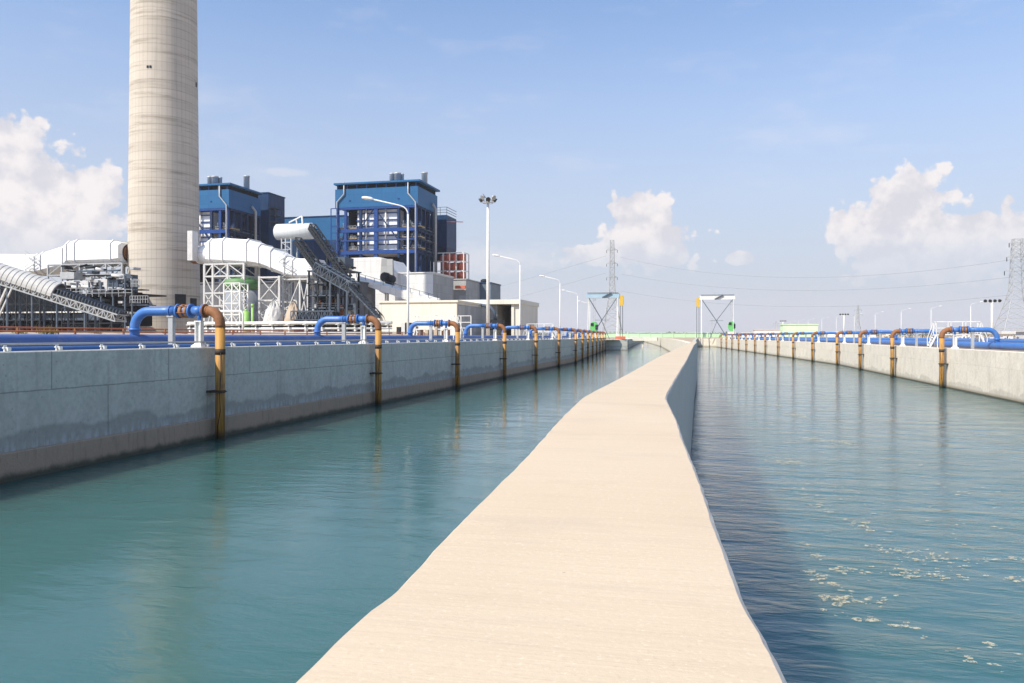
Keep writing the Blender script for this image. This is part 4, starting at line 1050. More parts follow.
# ------------------------------------------------------------------ pipe racks and ground clutter on the left bank
mb = MB(); loops = []
for k in range(90):
    y = -20 + 1.9 * k; h = 1.34 + .12 * mnoise.noise((y * .35, 2, 0)) + .08 * mnoise.noise((y * 1.3, 5, 0)); h *= min(1, max(.05, (150 - y) / 40))
    loops.append([(-46, y, GZ - .2), (-43.5, y, GZ + h * .8), (-41.5, y, GZ + h), (-40, y, GZ + h * .9 + .05 * mnoise.noise((y, 3, 1))), (-37, y, GZ + h * .3), (-35, y, GZ - .2)])
mb.loft(loops, True); structure(mb.build('sand_bank', M['ground']))
orr = thing('orange_pipe_run', 'pair of low orange pipes running along the sandy bank behind the blue pipe', 'pipes', (-38, 60, GZ))
for (z, v) in ((GZ + 1.60, -39.2), (GZ + 1.38, -38.6)):
    mb = MB(); mb.tube([(v, y, z) for y in (5, 60, 110)], .05, 8); mb.build('pipe', M['orange_pipe'], orr)
for k in range(24):
    mb = MB(); y = 8 + 4.4 * k; mb.bar((-38.9, y, GZ + .4), (-38.9, y, GZ + 1.6), .1); mb.build('post', M['rust'], orr)
wr = thing('pipe_rack', 'white pipe rack with grey lines running behind the orange pipes', 'pipe rack', (-60, 105, GZ))
for z, m, r_ in ((3.2, 'white_steel', .28), (2.3, 'white_steel', .16), (2.65, 'void', .12), (1.6, 'pale_steel', .14)):
    mb = MB(); mb.tube([Wu(188, 330, 118) * 1 + Vector((0, 0, GZ + z - Wu(188, 330, 118).z)), Wu(392, 330, 118) + Vector((0, 0, GZ + z - Wu(392, 330, 118).z))], r_, 8); mb.build('pipe', M[m], wr)
for k in range(13):
    x = Wu(190 + 16.5 * k, 330, 118).x; mb = MB(); mb.box(x - .14, x + .14, 117.9, 118.3, GZ, GZ + 3.1); mb.box(x - .2, x + .2, 117.2, 118.8, GZ + 2.9, GZ + 3.0); mb.build('post', M['white_steel'], wr)
gp = MB(); a, b = Wu(219, 310.5, 100), Wu(243, 310.5, 100)
gp.tube([(a.x, 100, GZ), (a.x, 100, a.z - .5), (a.x + .3, 100, a.z - .1), (b.x - .3, 100, a.z - .1), (b.x, 100, a.z - .5), (b.x, 100, GZ)], .17, 10)
tag(gp.build('barrier_hoop', M['white_steel'], None, (a.x, 100, GZ)), 'white arched pipe hoop behind the rusty elbow of the closest riser', 'pipe hoop')
# low buildings / equipment along the bank between racks and cream building
for (x0, y0, x1, u, mat, lab) in ((396, 321, 420, 150, 'dark_steel', 'low dark plant skid before the cream building front'), (424, 324.5, 447, 150, 'soil_heap', 'low tan crate stack before the cream building front')):
    s_ = thing('equipment_skid', lab, 'equipment', Wu((x0 + x1) / 2, 334, u)); a, b = Wu(x0, y0, u), Wu(x1, y0, u)
    for k in range(5):
        w = (b.x - a.x) / 5; h = (a.z - GZ) * (.55 + .45 * rnd.random()); mb = MB(); mb.box(a.x + w * k + .1, a.x + w * k + w - .15, u, u + 2.5, GZ, GZ + h); mb.build('unit', M[(mat, 'pale_steel', mat, 'grey_panel', 'rust')[k]], s_)
hr = thing('guard_rail', 'white guard rail in front of the grey side of the cream building', 'railing', Wu(468, 334, 120))
a, b = Wu(441, 316, 120), Wu(471, 316, 120)
for z in (a.z, a.z - 1.0, a.z - 1.9):
    mb = MB(); mb.bar((a.x, 120, z), (b.x, 120, z), .1); mb.build('rail', M['white_steel'], hr)
for k in range(4): x = a.x + (b.x - a.x) * k / 3; mb = MB(); mb.bar((x, 120, GZ), (x, 120, a.z), .12); mb.build('post', M['white_steel'], hr)

# weeds
def weed(name, label, p, h, n, mat, sd, spread):
    rr = random.Random(sd); mb = MB()
    for k in range(n):
        a = rr.random() * 6.283; l = h * (.5 + .5 * rr.random()); o_ = Vector((rr.gauss(0, spread), rr.gauss(0, spread), 0))
        b0 = p + o_; tip = b0 + Vector((math.cos(a) * l * .5, math.sin(a) * l * .5, l)); sdv = Vector((-math.sin(a), math.cos(a), 0)) * .02 * h
        m_ = b0.lerp(tip, .6) + Vector((0, 0, .1 * l))
        mb.add([b0, m_ - sdv * 2, tip, m_ + sdv * 2], [(0, 1, 2, 3)])
    return tag(mb.build(name, M[mat], None, p), label, 'weed')
for i, (x, h, v, lab) in enumerate(((50, .8, -40, 'yellow green weed clump by the orange pipes below the ribbed conveyor'), (96, .5, -41, 'small dry weed tuft by the orange pipes below the dark machinery'), (20, .5, -40.5, 'small weed tuft by the orange pipes under the conveyor shed'), (167, .55, -41, 'weed tuft under the crosswise blue pipe at the chimney foot'))):
    p = Wv(x, 333, v); p.z = GZ + 1.0; weed('weed', lab, p, h, 90, 'leaf' if i != 1 else 'dry', i + 3, h * .35)

# ------------------------------------------------------------------ lamps
def street_lamp(group):
    l = thing('street_lamp', 'x', 'street lamp', (0, 0, GZ), group)
    H = 12.15; arm = 3.85
    mb = MB(); mb.tube([(0, 0, GZ), (0, 0, GZ + 4), (0, 0, GZ + H - 1.0)], [.115, .10, .075], 12)
    mb.box(-.22, .22, -.22, .22, GZ - .1, GZ + .06); mb.build('pole', M['white_steel'], l)
    mb = MB(); mb.tube([(0, 0, GZ + H - 1.05)] + [(-.9 + .9 * math.cos(R(t)), 0, GZ + H - 1.0 + .75 * math.sin(R(t))) for t in (15, 35, 55, 75)] + [(-arm + .9, 0, GZ + H + .28)], .055, 10); mb.build('arm', M['white_steel'], l)
    mb = MB(); x0, z0 = -arm + .95, GZ + H + .27
    mb.loft([[(x0 - dx, y, z0 + dz + z) for y, z in ((-w, 0), (-w * .7, h), (w * .7, h), (w, 0), (w * .6, -.06), (-w * .6, -.06))] for dx, dz, w, h in ((0, 0, .07, .09), (.25, .05, .15, .15), (.75, .12, .17, .15), (1.0, .16, .09, .08))], True); mb.build('lamp_head', M['lamp_white'], l)
    mb = MB(); mb.loft([[(x0 - dx, y, z0 + dz - .07 + z) for y, z in ((-.1, 0), (.1, 0), (.06, -.05), (-.06, -.05))] for dx, dz in ((.3, .06), (.8, .125))]); mb.build('lens', M['silo'], l)
    return l
sl = street_lamp('street lamps along the canal roads')
TT = tree_table()
lamp_l = [(408, 66, 'white single arm street lamp overlapping the blue boiler house'), (520, 113, 'white single arm street lamp at the corner of the open bay building'), (560, 152, 'thin street lamp just beyond the cream buildings'),
          (577.6, 200, 'thin street lamp next before the pale blue gantry'), (590, 262, 'far thin street lamp rising behind the pale blue gantry')]
for i, (x, d, lab) in enumerate(lamp_l):
    o = sl if i == 0 else copy_tree(sl, None, TT)
    p = Wd(x, 336, d); o.location = (p.x, p.y, GZ); o['label'] = lab; o.rotation_euler.z = .12
hx = [(980.7, 300.5), (939.7, 305), (909, 307.6), (882, 311), (860.6, 313), (842, 315), (827, 316.8), (813, 318), (803, 319.2), (794.5, 320.3), (780, 322)]
labs = ['white lamp head closest to the four lamp floodlight mast', 'street lamp second from the four lamp floodlight mast', 'street lamp standing over the railed step platform', 'street lamp between the small far pylon and the step platform',
        'street lamp beside the small far pylon', 'street lamp close by the far floodlight mast over the cream wall', 'street lamp right beyond the far floodlight mast', 'street lamp above the end of the pale green building', 'street lamp above the pale green building roof', 'faint street lamp at the near corner of the pale green building', 'faintest street lamp above the salmon roofed building']
for i, (x, y) in enumerate(hx):
    o = copy_tree(sl, None, TT); d = 9450.0 / (HOR - y); p = Wd(x, 336, d); o.rotation_euler.z = math.pi + .1
    o.location = (p.x - 3.0, p.y, GZ); o['label'] = labs[i]

def flood_mast(label, base, H, style):
    fm = thing('floodlight_mast', label, 'floodlight mast', base)
    b = Vector(base)
    mb = MB(); mb.tube([b, b + Vector((0, 0, H * .5)), b + Vector((0, 0, H))], [.42, .36, .26] if style == 'crown' else [.36, .32, .28], 16); mb.build('pole', M['white_steel'], fm)
    t = b + Vector((0, 0, H))
    if style == 'crown':
        mb = MB(); mb.tube([t + Vector((1.1 * math.cos(R(k * 20)), 1.1 * math.sin(R(k * 20)), -.5)) for k in range(19)], .1, 6); 
        for k in range(4): mb.bar(t + Vector((0, 0, -.6)), t + Vector((1.1 * math.cos(k * 1.57), 1.1 * math.sin(k * 1.57), -.5)), .1)
        mb.build('ring', M['grey_steel'], fm)
        for k in range(8):
            a = k * .785 + .3; r2 = 1.5; c = t + Vector((r2 * math.cos(a), r2 * math.sin(a), .2 + .5 * (k % 2)))
            mb = MB(); dvec = Vector((math.cos(a), math.sin(a), -.7)).normalized(); mb.tube([c - dvec * .25, c, c + dvec * .4], [.2, .4, .55], 12); mb.bar(c, t + Vector((1.1 * math.cos(a), 1.1 * math.sin(a), -.5)), .09); mb.build('floodlight', M['grey_steel' if k % 2 else 'black_lamp'], fm)
        mb = MB(); mb.tube([t, t + Vector((-1.2, 0, 1.6))], .06, 6); mb.build('lightning_rod', M['black_lamp'], fm)
    else:
        mb = MB(); mb.box(t.x - 2.1, t.x + 2.1, t.y - .12, t.y + .12, t.z - .1, t.z + .1); mb.build('crossbar', M['white_steel'], fm)
        for k in range(4):
            c = t + Vector((-1.9 + 1.27 * k, -.2, .5)); mb = MB(); dv = Vector((.1 * (k - 1.5), -.9, -.6)).normalized(); mb.tube([c - dv * .3, c + dv * .1, c + dv * .4], [.2, .42, .5], 10); mb.build('floodlight', M['black_lamp'], fm)
    return fm
p = Wd(488, 336, 178); p.z = GZ; flood_mast('very tall white mast with a crown of floodlights before the open bay building', p, 31.2, 'crown')
p = Wd(992, 336, 240); p.z = GZ; flood_mast('white floodlight mast with four black lamps beside the big lattice pylon', p, 11.3, 'bar')
p = Wd(844, 336, 430); p.z = GZ; flood_mast('far floodlight mast above the blue pipes along the cream wall', p, 12.4, 'bar')
p = Wd(783, 336, 620); p.z = GZ; flood_mast('faint floodlight mast behind the pale green building', p, 12.4, 'bar')

# ------------------------------------------------------------------ pylons and wires
def pylon(label, base, H, bw, tw, bays, arms, th, rot=0.0):
    py = thing('pylon', label, 'pylon', (base.x, base.y, GZ)); b = Vector((base.x, base.y, GZ))
    py_w = lambda f: tw + tw * 1.1 * (1 - f) + bw * max(0, 1 - f / .5) ** 1.25
    cs = [(1, 1), (-1, 1), (-1, -1), (1, -1)]
    def pt(k, f): w = py_w(f) / 2; c = cs[k % 4]; return b + Vector((c[0] * w, c[1] * w, H * f))
    fs = [0]; 
    for k in range(bays): fs.append(fs[-1] + (1 - .6 * k / bays))
    fs = [f / fs[-1] for f in fs]
    for k in range(4):
        mb = MB()
        for f, g in zip(fs, fs[1:]): mb.bar(pt(k, f), pt(k, g), th)
        mb.build('leg', M['grey_steel'], py)
    mb = MB()
    for f, g in zip(fs, fs[1:]):
        for k in range(4):
            mb.bar(pt(k, f), pt(k + 1, g), th * .55); mb.bar(pt(k + 1, f), pt(k, g), th * .55); mb.bar(pt(k, g), pt(k + 1, g), th * .5)
    mb.build('lattice', M['grey_steel'], py)
    tips = []
    for f, l in arms:
        mb = MB(); c = b + Vector((0, 0, H * f)); 
        for e in (-1, 1):
            d = Vector((math.cos(rot), math.sin(rot), 0)) * e * l
            tip = c + d; w = py_w(f) / 2
            for q in (Vector((0, w, 0)), Vector((0, -w, 0)), Vector((0, 0, 1.5))): mb.bar(c + q, tip, th * .6)
            tips.append(tip)
        mb.build('crossarm', M['grey_steel'], py)
        for e in (-1, 1):
            tip = c + Vector((math.cos(rot), math.sin(rot), 0)) * e * l; mb = MB(); mb.tube([tip, tip - Vector((0, 0, 1.6))], .14, 6); mb.build('insulator', M['dark_steel'], py)
    return tips
b1 = Wd(612, 336, 450); pylon('tall slender lattice pylon rising behind the pale blue gantry', b1, 55, 8, 1.9, 16, [(.62, 3.0), (.76, 3.0), (.9, 3.0)], .34)
b2_ = Wd(1017.5, 336, 300); pylon('big wide legged lattice pylon at the edge of the scene', b2_, 37.5, 9, 2.9, 13, [(.68, 4.4), (.82, 3.6), (.96, 2.8)], .2)
for x, y, d, lab in ((712, 318, 1300, 'tiny hazy pylon beyond the white gantry'), (776, 321, 1300, 'tiny hazy pylon above the salmon roof'), (858, 305, 1000, 'small hazy pylon between the lamp heads over the cream wall')):
    q = Wd(x, 336, d); pylon(lab, q, (HOR - y) * d / F + EYE - GZ, 8, 2.0, 7, [(.7, 5), (.85, 4)], .5)

def wire(label, a, b, sag, r_=.06):
    a, b = Vector(a), Vector(b); mb = MB(); n = 30
    mb.tube([a.lerp(b, k / n) - Vector((0, 0, sag * 4 * (k / n) * (1 - k / n))) for k in range(n + 1)], r_, 5)
    tag(mb.build('power_line', M['wire'], None, a), label, 'power line', 'power lines between the pylons')
wire('highest sagging power line across the sky between the slender pylon and the big pylon', Wd(620, 257, 450), Wd(1012, 259.5, 300), 9.0)
wire('middle sagging power line between the slender pylon and the big pylon', Wd(621, 274, 450), Wd(1012, 277, 300), 7.0)
wire('lowest sagging power line between the slender pylon and the big pylon', Wd(621, 291, 450), Wd(1010, 295, 300), 6.4)
wire('upper power line running from the slender pylon down toward the cream buildings', Wd(606, 256, 450), Wd(300, 330, 900), 5)
wire('lower power line running from the slender pylon down toward the cream buildings', Wd(606, 273, 450), Wd(300, 345, 900), 4)
wire('short upper power line leaving the big pylon out of the scene', Wd(1020, 259, 300), Wd(1180, 240, 240), 4)
wire('short lower power line leaving the big pylon out of the scene', Wd(1020, 277, 300), Wd(1180, 262, 240), 4)

# ------------------------------------------------------------------ bridge and gate gantries
br = thing('canal_bridge', 'low cream bridge with a pale green rail pipe crossing the channels', 'bridge', (-12, 301, 0))
xl, xr = Wu(600, 336, 303).x, Wu(737, 336, 303).x
mb = MB(); mb.box(-30.5, -16.2, 301, 306, 2.2, 3.35); mb.build('deck', M['cream_block'], br)
mb = MB(); mb.box(xl, xr, 302.5, 303.1, 3.5, 5.05); mb.box(xl, xr, 302.3, 303.3, 5.06, 5.2); mb.build('parapet', M['green_paint'], br)
for k in range(12): x = xl + (xr - xl) * (k + .5) / 12; mb = MB(); mb.box(x - .12, x + .12, 302.25, 302.48, 3.3, 5.3); mb.build('post', M['pale_green'], br)
for x in (-21.6,): mb = MB(); mb.box(x - .3, x + .3, 302, 303, -.5, 2.2); mb.build('pier', M['cream_block'], br)
p = Wd(621, 338, 226); mb = MB(); mb.box(p.x - 1.6, p.x + 1.2, p.y - .1, p.y + .6, 3.15, 3.9); tag(mb.build('red_crate', M['red_steel'], None, (p.x, p.y, 3.1)), 'small red crate on the grey wall step near the bridge', 'crate')

def gantry(label, xL, xR, ytop, d, beam_mat, hook_x, box_x, box_y):
    a, b = Wd(xL, 336, d), Wd(xR, 336, d); y = (a.y + b.y) / 2
    g = thing('gate_gantry', label, 'gantry', ((a.x + b.x) / 2, y, GZ)); zt = EYE + (HOR - ytop) * d / F
    x0, x1 = a.x, b.x; base = 2.9
    mb = MB(); mb.box(x0 - .3, x1 + .3, y - .7, y + .7, zt - 1.5, zt); mb.build('beam', M[beam_mat], g)
    mb = MB(); mb.bar((x0, y - .9, zt + .2), (x1, y - .9, zt + .2), .15); mb.bar((x0 + 5, y - .9, zt - 1.4), (x0 + 8, y - .9, zt + .1), .5); mb.build('cable_tray', M['mid_steel'], g)
    for x, e in ((x0 + .35, -1), (x1 - .35, 1)):
        for yy in (y - 2.2, y + 2.2):
            mb = MB(); mb.bar((x, yy, base), (x, y + (yy - y) * .25, zt - 1.5), .24 if e * (1 if hook_x > (xL + xR) / 2 else -1) > 0 else .16); mb.build('leg', M['white_steel'], g)
    mb = MB(); xm, zm = (x0 + x1) / 2 - .3, base + (zt - base) * .42
    mb.bar((x0 + .6, y - .4, zt - 1.6), (xm, y - .4, zm), .26); mb.bar((x1 - .6, y - .4, zt - 1.6), (xm, y - .4, zm), .2)
    e = 1 if hook_x < (xL + xR) / 2 else -1
    mb.bar((xm, y - .4, zm), (xm + e * 4.0, y - .4, base), .26); mb.bar((xm + e * .3, y + .4, zm), (xm - e * 2.4, y + .4, base), .16); mb.bar((xm - 2.2, y - .4, zm), (xm + 2.4, y - .4, zm), .12)
    mb.build('bracing', M['mid_steel'], g)
    hx_ = Wd(hook_x, 336, d).x
    mb = MB(); mb.loft([[(hx_ - w, y - .5, z), (hx_ + w, y - .5, z), (hx_ + w, y + .5, z), (hx_ - w, y + .5, z)] for w, z in ((.3, zt - 4.2), (.62, zt - 3.5), (.66, zt - 1.6), (.45, zt - .7))]); hk = mb.build('hoist', M['hook_yellow'], g)
    mb = MB()
    for e2 in (-.45, .35): mb.bar((hx_ + e2, y, base), (hx_ + e2, y, zt - 4), .16)
    mb.build('guide_rope', M['dark_steel'], g)
    bx, bz = Wd(box_x, 336, d).x, EYE + (HOR - box_y) * d / F
    mb = MB(); mb.loft([[(bx + w * math.cos(R(t)), y - 1.0 + dd, bz - 1.9 + h * math.sin(R(t))) for t in range(22, 382, 45)] for dd, w, h in ((0, 1.35, 1.9), (1.6, 1.35, 1.9))]); mb.build('gate_motor', M['green_box'], g)
    mb = MB(); mb.box(bx + .5, bx + 1.3, y - 1.3, y - 1.02, bz - 2.6, bz - 1.1); mb.box(bx - 1.0, bx - .1, y - 1.2, y - 1.02, bz - 1.4, bz - .5); mb.build('motor_panel', M['dark_steel'], g)
    mb = MB(); 
    for e2 in (-.35, .35): mb.bar((bx + e2, y, bz), (bx + e2, y, zt - 1.5), .09)
    for k in range(6): z = bz + (zt - 1.5 - bz) * k / 6; mb.bar((bx - .35, y, z), (bx + .35, y, z + .9), .12)
    mb.build('hanging_chain', M['grey_steel'], g)
    mb = MB(); mb.box(bx - 1.4, bx + 1.4, y - 1.2, y + 1.2, base - .05, max(base + .1, bz - 3.9)); mb.build('plinth', M['cream_block'], g)
    return g
gantry('pale blue topped gate gantry with a green motor before the slender pylon', 587, 619, 293.5, 262, 'sky_blue_paint', 622, 594, 321.5)
gantry('white topped gate gantry with a green motor at the end of the blue channel', 700.5, 734, 295.5, 290, 'white_steel', 698, 731.5, 321)

# ------------------------------------------------------------------ right bank
t, x0, x1, z = block('green_building', 'pale green flat building behind the far risers of the cream wall', 'building', 783, 325, 818, 430, 16, 'pale_green')
t, x0, x1, z = block('low_building', 'low salmon roofed building next to the pale green building', 'building', 755, 330, 784, 470, 18, 'white_block', 'salmon')
rr = random.Random(11)
huts = [(826, 332.5, 842, 330), (846, 333, 858, 260), (868, 333.5, 876, 220), (886, 333, 897, 260), (962, 333.5, 974, 170), (1003, 334, 1013, 140), (1030, 332, 1050, 140), (742, 333, 752, 400)]
hl = ['low white hut beyond the blue pipes before the floodlight mast', 'low tan hut beyond the blue pipes near the small far pylon', 'tiny white hut beyond the blue pipes left of the tan shed', 'low tan shed beyond the blue pipes near the step platform', 'low white hut seen under the crosswise blue pipe', 'low white hut between the floodlight mast and the big pylon', 'white hut at the foot of the big pylon', 'tiny white hut near the white gantry']
for (x0, y0, x1, u), l_ in zip(huts, hl): block('hut', l_, 'hut', x0, y0, x1, u, 6, 'white_block' if 'white' in l_ else 'cream_block', 'salmon' if 'tan' in l_ else 'pale_steel')
# second header pipe far on the right bank and a row of small valve stands
mb = MB(); mb.tube([(vl(u, 30), u, 3.5) for u in (30, 60, 90, BEND, 190, 280)], .24, 16)
tag(mb.build('water_pipe', M['blue_pipe'], None, (30, 60, GZ)), 'second blue pipe further back on the bank behind the cream wall', 'pipe')

def scrub(name, label, pts, hmin, hmax, per, mat, sd):
    rr = random.Random(sd); mb = MB()
    for p in pts:
        h = hmin + (hmax - hmin) * rr.random() ** 1.5
        for k in range(per):
            c = Vector((p[0] + rr.gauss(0, h * .6), p[1] + rr.gauss(0, h * .5), GZ + h * rr.random() ** .8)); s_ = h * (.10 + .12 * rr.random())
            a = rr.random() * 6.28; b_ = rr.random() * 3.14
            e1 = Vector((math.cos(a), math.sin(a), rr.gauss(0, .3))) * s_; e2 = Vector((rr.gauss(0, .4), rr.gauss(0, .4), 1)) * s_
            mb.add([c - e1 * .8, c - e2, c + e1, c + e2 * .9], [(0, 1, 2, 3)])
    o = mb.build(name, M[mat]); o['kind'] = 'stuff'; o['label'] = label; return o
scrub('scrub', 'dry brown scrub growing along the bank behind the cream wall', [(33 + rr.random() * 60, 60 + rr.random() * 180) for _ in range(300)], .5, 1.5, 14, 'dry', 4)
scrub('treeline', 'far hazy line of low trees along the horizon', [(rr.uniform(-900, 1400), rr.uniform(1500, 2100)) for _ in range(800)], 3, 10, 22, 'tree_leaf', 9)

# ------------------------------------------------------------------ foam flecks and painted cloud reflections on the blue channel
fo = MB(); fr_ = random.Random(21)
def fleck(p, s_):
    n = 10; el = .38 + .3 * fr_.random(); th = fr_.gauss(A, .35); s_ *= 1.35
    vs = []; fz = .004 + .02 * fr_.random()
    for k in range(n):
        a = 2 * math.pi * k / n; r_ = s_ * (.6 + .5 * fr_.random()); x, y = r_ * math.cos(a), r_ * el * math.sin(a)
        vs.append((p.x + x * math.cos(th) - y * math.sin(th), p.y + x * math.sin(th) + y * math.cos(th), fz))
    fo.add(vs, [tuple(range(n))])
FOAM = [(803, 493, 827, 512, 5, 34, 1), (850, 522, 872, 530, 6, 34, 1), (876, 548, 968, 566, 9, 90, 1), (880, 572, 968, 578, 8, 70, 1), (830, 570, 866, 573, 4, 22, 1), (808, 570, 845, 592, 4, 34, 1),
        (823, 598, 882, 603, 7, 60, 1.1), (826, 612, 880, 620, 4, 10, 1.1), (800, 541, 822, 560, 4, 22, 1), (978, 560, 1030, 560, 3, 18, 1), (995, 577, 1040, 580, 4, 16, 1), (905, 627, 930, 637, 6, 7, 1.1),
        (960, 655, 1030, 665, 12, 14, 1.1), (850, 515, 1000, 535, 16, 60, .7), (780, 480, 870, 500, 12, 50, .8), (760, 404, 782, 407, 2, 60, 1.7), (783, 414, 806, 417, 2, 70, 1.7), (806, 438, 852, 444, 3, 110, 1.4), (768, 458, 800, 464, 3, 60, 1.3),  # far yellow clusters and the wide sheen imitate cloud reflections
        (860, 470, 1000, 500, 14, 60, .8), (760, 425, 960, 470, 16, 70, .9)]
for (ax, ay, bx, by, sp, n, k_) in FOAM:
    for k in range(n):
        f = fr_.random(); x, y = ax + (bx - ax) * f + fr_.gauss(0, sp), ay + (by - ay) * f + fr_.gauss(0, sp * .45); y = max(395, y); d = EYE * F / (y - HOR); p = Wd(x, y, d)
        if p.x > .6: fleck(p, (.016 + .075 * fr_.random() ** 2.2) * k_)
o = fo.build('foam', M['foam']); o['kind'] = 'stuff'; o['label'] = 'pale yellowish foam flecks and painted cloud reflections on the blue channel'

# ------------------------------------------------------------------ haze
DENS = 0.0001
mb = MB(); mb.box(-5600, 5600, -5600, 5600, -5.0, 165)
hz = mb.build('haze', None); hz.data.materials.clear()
hm = bpy.data.materials.new('air_haze'); hm.use_nodes = True; ht = NT(hm.node_tree)
hm.node_tree.nodes.remove(hm.node_tree.nodes['Principled BSDF'])
pv = ht.n('ShaderNodeVolumePrincipled'); pv.inputs['Color'].default_value = (.88, .90, .95, 1); pv.inputs['Density'].default_value = DENS; pv.inputs['Anisotropy'].default_value = .2
ht.links.new(pv.outputs[0], hm.node_tree.nodes['Material Output'].inputs['Volume']); hz.data.materials.append(hm)
hz['kind'] = 'stuff'; hz['label'] = 'thin pale daytime haze in the air'

# ------------------------------------------------------------------ sun and sky
SUN_AZ = math.atan2(-.60, -.80)      # direction toward the sun, x = sin, y = cos (clockwise from +Y)
SUN_EL = R(46)
sd = Vector((math.sin(SUN_AZ) * math.cos(SUN_EL), math.cos(SUN_AZ) * math.cos(SUN_EL), math.sin(SUN_EL)))
ld = bpy.data.lights.new('sun', 'SUN'); ld.energy = 4.2; ld.angle = R(.53); ld.color = (1.0, .92, .80)
lo = bpy.data.objects.new('sun', ld); COL.objects.link(lo); lo.rotation_euler = (-sd).to_track_quat('-Z', 'Y').to_euler(); lo.location = (0, -50, 200)

SKY = .13
w = bpy.data.worlds.new('World'); S.world = w; w.use_nodes = True; t = NT(w.node_tree)
bgd = w.node_tree.nodes['Background']
sky = t.n('ShaderNodeTexSky', sky_type='NISHITA'); sky.sun_disc = False
sky.sun_elevation = SUN_EL; sky.sun_rotation = SUN_AZ; sky.air_density = 1.0; sky.dust_density = .7; sky.ozone_density = 2.0; sky.altitude = 0
dirv = t.n('ShaderNodeTexCoord').outputs['Generated']
dx, dy, dz = t.sep(dirv)
az = t.m('SUBTRACT', t.m('ARCTAN2', dx, dy), -A)       # bearing, clockwise from the walkway's near heading
el = t.m('ARCSINE', dz)
pc = t.xyz(az, el, 0.0)
wn1 = t.noise(pc, 13.0, 9, .62); 
wn2 = t.noise(pc, 30.0, 6, .6)
vor = t.n('ShaderNodeTexVoronoi', feature='SMOOTH_F1'); t.links.new(t.xyz(t.m('ADD', az, t.m('MULTIPLY', wn2, .02)), el, 0.0), vor.inputs['Vector']); vor.inputs['Scale'].default_value = 42; vor.inputs['Smoothness'].default_value = .35
puff = vor.outputs['Distance']
vor2 = t.n('ShaderNodeTexVoronoi', feature='SMOOTH_F1'); t.links.new(pc, vor2.inputs['Vector']); vor2.inputs['Scale'].default_value = 105; vor2.inputs['Smoothness'].default_value = .4
def blob(x, y, rx, ry):
    a0 = math.atan((x - 512) / F); e0 = math.atan((HOR - y) / F * math.cos(a0))
    ax = rx / F * math.cos(a0) ** 2; ey = ry / F
    q = t.m('ADD', t.m('POWER', t.m('DIVIDE', t.m('SUBTRACT', az, a0), ax), 2.0), t.m('POWER', t.m('DIVIDE', t.m('SUBTRACT', el, e0), ey), 2.0))
    return t.m('SUBTRACT', 1.0, t.m('SQRT', q))
def union(bl):
    r_ = bl[0]
    for b_ in bl[1:]: r_ = t.m('SMOOTH_MAX', r_, b_, .15)
    return r_
cum = union([blob(905, 226, 58, 48), blob(868, 233, 44, 34), blob(985, 238, 66, 32), blob(935, 246, 90, 36), blob(905, 199, 26, 22),
             blob(642, 216, 36, 32), blob(650, 243, 58, 30), blob(600, 255, 60, 14), blob(741, 258, 16, 7),
             blob(8, 166, 56, 50), blob(45, 195, 60, 46), blob(98, 190, 34, 26), blob(70, 225, 60, 26), blob(5, 215, 60, 40),
             blob(-180, 210, 120, 70), blob(1200, 215, 120, 50), blob(1500, 160, 90, 90)])
bill = t.m('ADD', t.m('MULTIPLY', t.m('SUBTRACT', wn1, .5), 1.9), t.m('ADD', t.m('MULTIPLY', t.m('SUBTRACT', .42, puff), .62), t.m('MULTIPLY', t.m('SUBTRACT', .4, vor2.outputs['Distance']), .3)))
dens = t.m('ADD', t.m('ADD', cum, .10), bill)
cmask = t.step(dens, .02, .20)
base_fade = t.step(el, .06, .135)
cmask = t.m('MULTIPLY', cmask, t.m('ADD', .16, t.m('MULTIPLY', base_fade, .74)))
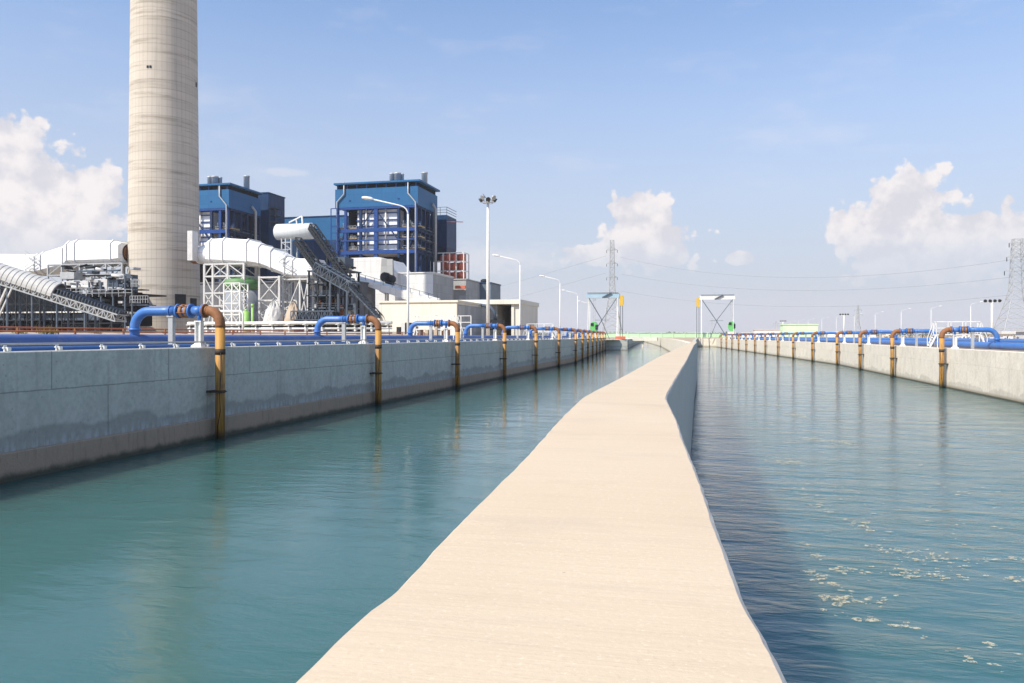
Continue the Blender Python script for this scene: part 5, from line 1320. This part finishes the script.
# lit from the upper left: density gradient sampled by shifting the noise
wn1s = t.noise(t.xyz(t.m('SUBTRACT', az, .012), t.m('ADD', el, .014), 0.0), 13.0, 9, .62)
shade = t.step(t.m('ADD', t.m('SUBTRACT', wn1, wn1s), t.m('MULTIPLY', t.m('SUBTRACT', .45, puff), .16)), -.12, .10)
wisp = t.m('MULTIPLY', t.step(t.noise(t.scale(pc, 1, 3.2, 1), 4.2, 8, .62), .50, .74), t.step(el, .10, .22))
wisp = t.m('MULTIPLY', wisp, .20)
wsp2 = t.m('MULTIPLY', t.step(t.m('ADD', union([blob(280, 172, 40, 5), blob(480, 260, 120, 20)]), t.m('MULTIPLY', t.m('SUBTRACT', t.noise(t.scale(pc, 1, 2.2, 1), 22, 7, .65), .5), 2.2)), .05, .8), .28)
K = 1.0 / (SKY)
skyc = t.mix(1.0, sky.outputs[0], (.92, 1.0, 1.10), 'MULTIPLY')
lit, dark = (1.02 * K * .66, .955 * K * .66, .935 * K * .66), (.50 * K, .49 * K, .525 * K)
ccol = t.mix(shade, dark, lit)
hazef = t.m('MULTIPLY', t.step(el, .50, 0.0), .93)
c = t.mix(hazef, skyc, (.385 * K, .405 * K, .47 * K))
c = t.mix(t.m('MAXIMUM', wisp, wsp2), c, lit)
c = t.mix(cmask, c, ccol)
t.put(bgd.inputs['Color'], c); bgd.inputs['Strength'].default_value = SKY

# ------------------------------------------------------------------ camera and render settings
cam = bpy.data.cameras.new('camera'); co = bpy.data.objects.new('camera', cam); COL.objects.link(co)
cam.sensor_width = 36; cam.lens = F / 1024 * 36; cam.shift_y = (HOR - 341.5) / 1024
cam.clip_start = .05; cam.clip_end = 12000
co.location = (0, 0, EYE); co.rotation_euler = (R(90), 0, A)
S.camera = co
S.view_settings.view_transform = 'Standard'; S.view_settings.look = 'None'; S.view_settings.gamma = 1; S.view_settings.exposure = .55
S.render.engine = 'CYCLES'
S.cycles.use_denoising = True
S.cycles.max_bounces = 6; S.cycles.diffuse_bounces = 3; S.cycles.glossy_bounces = 3; S.cycles.volume_bounces = 1; S.cycles.transmission_bounces = 2
S.cycles.sample_clamp_indirect = 6
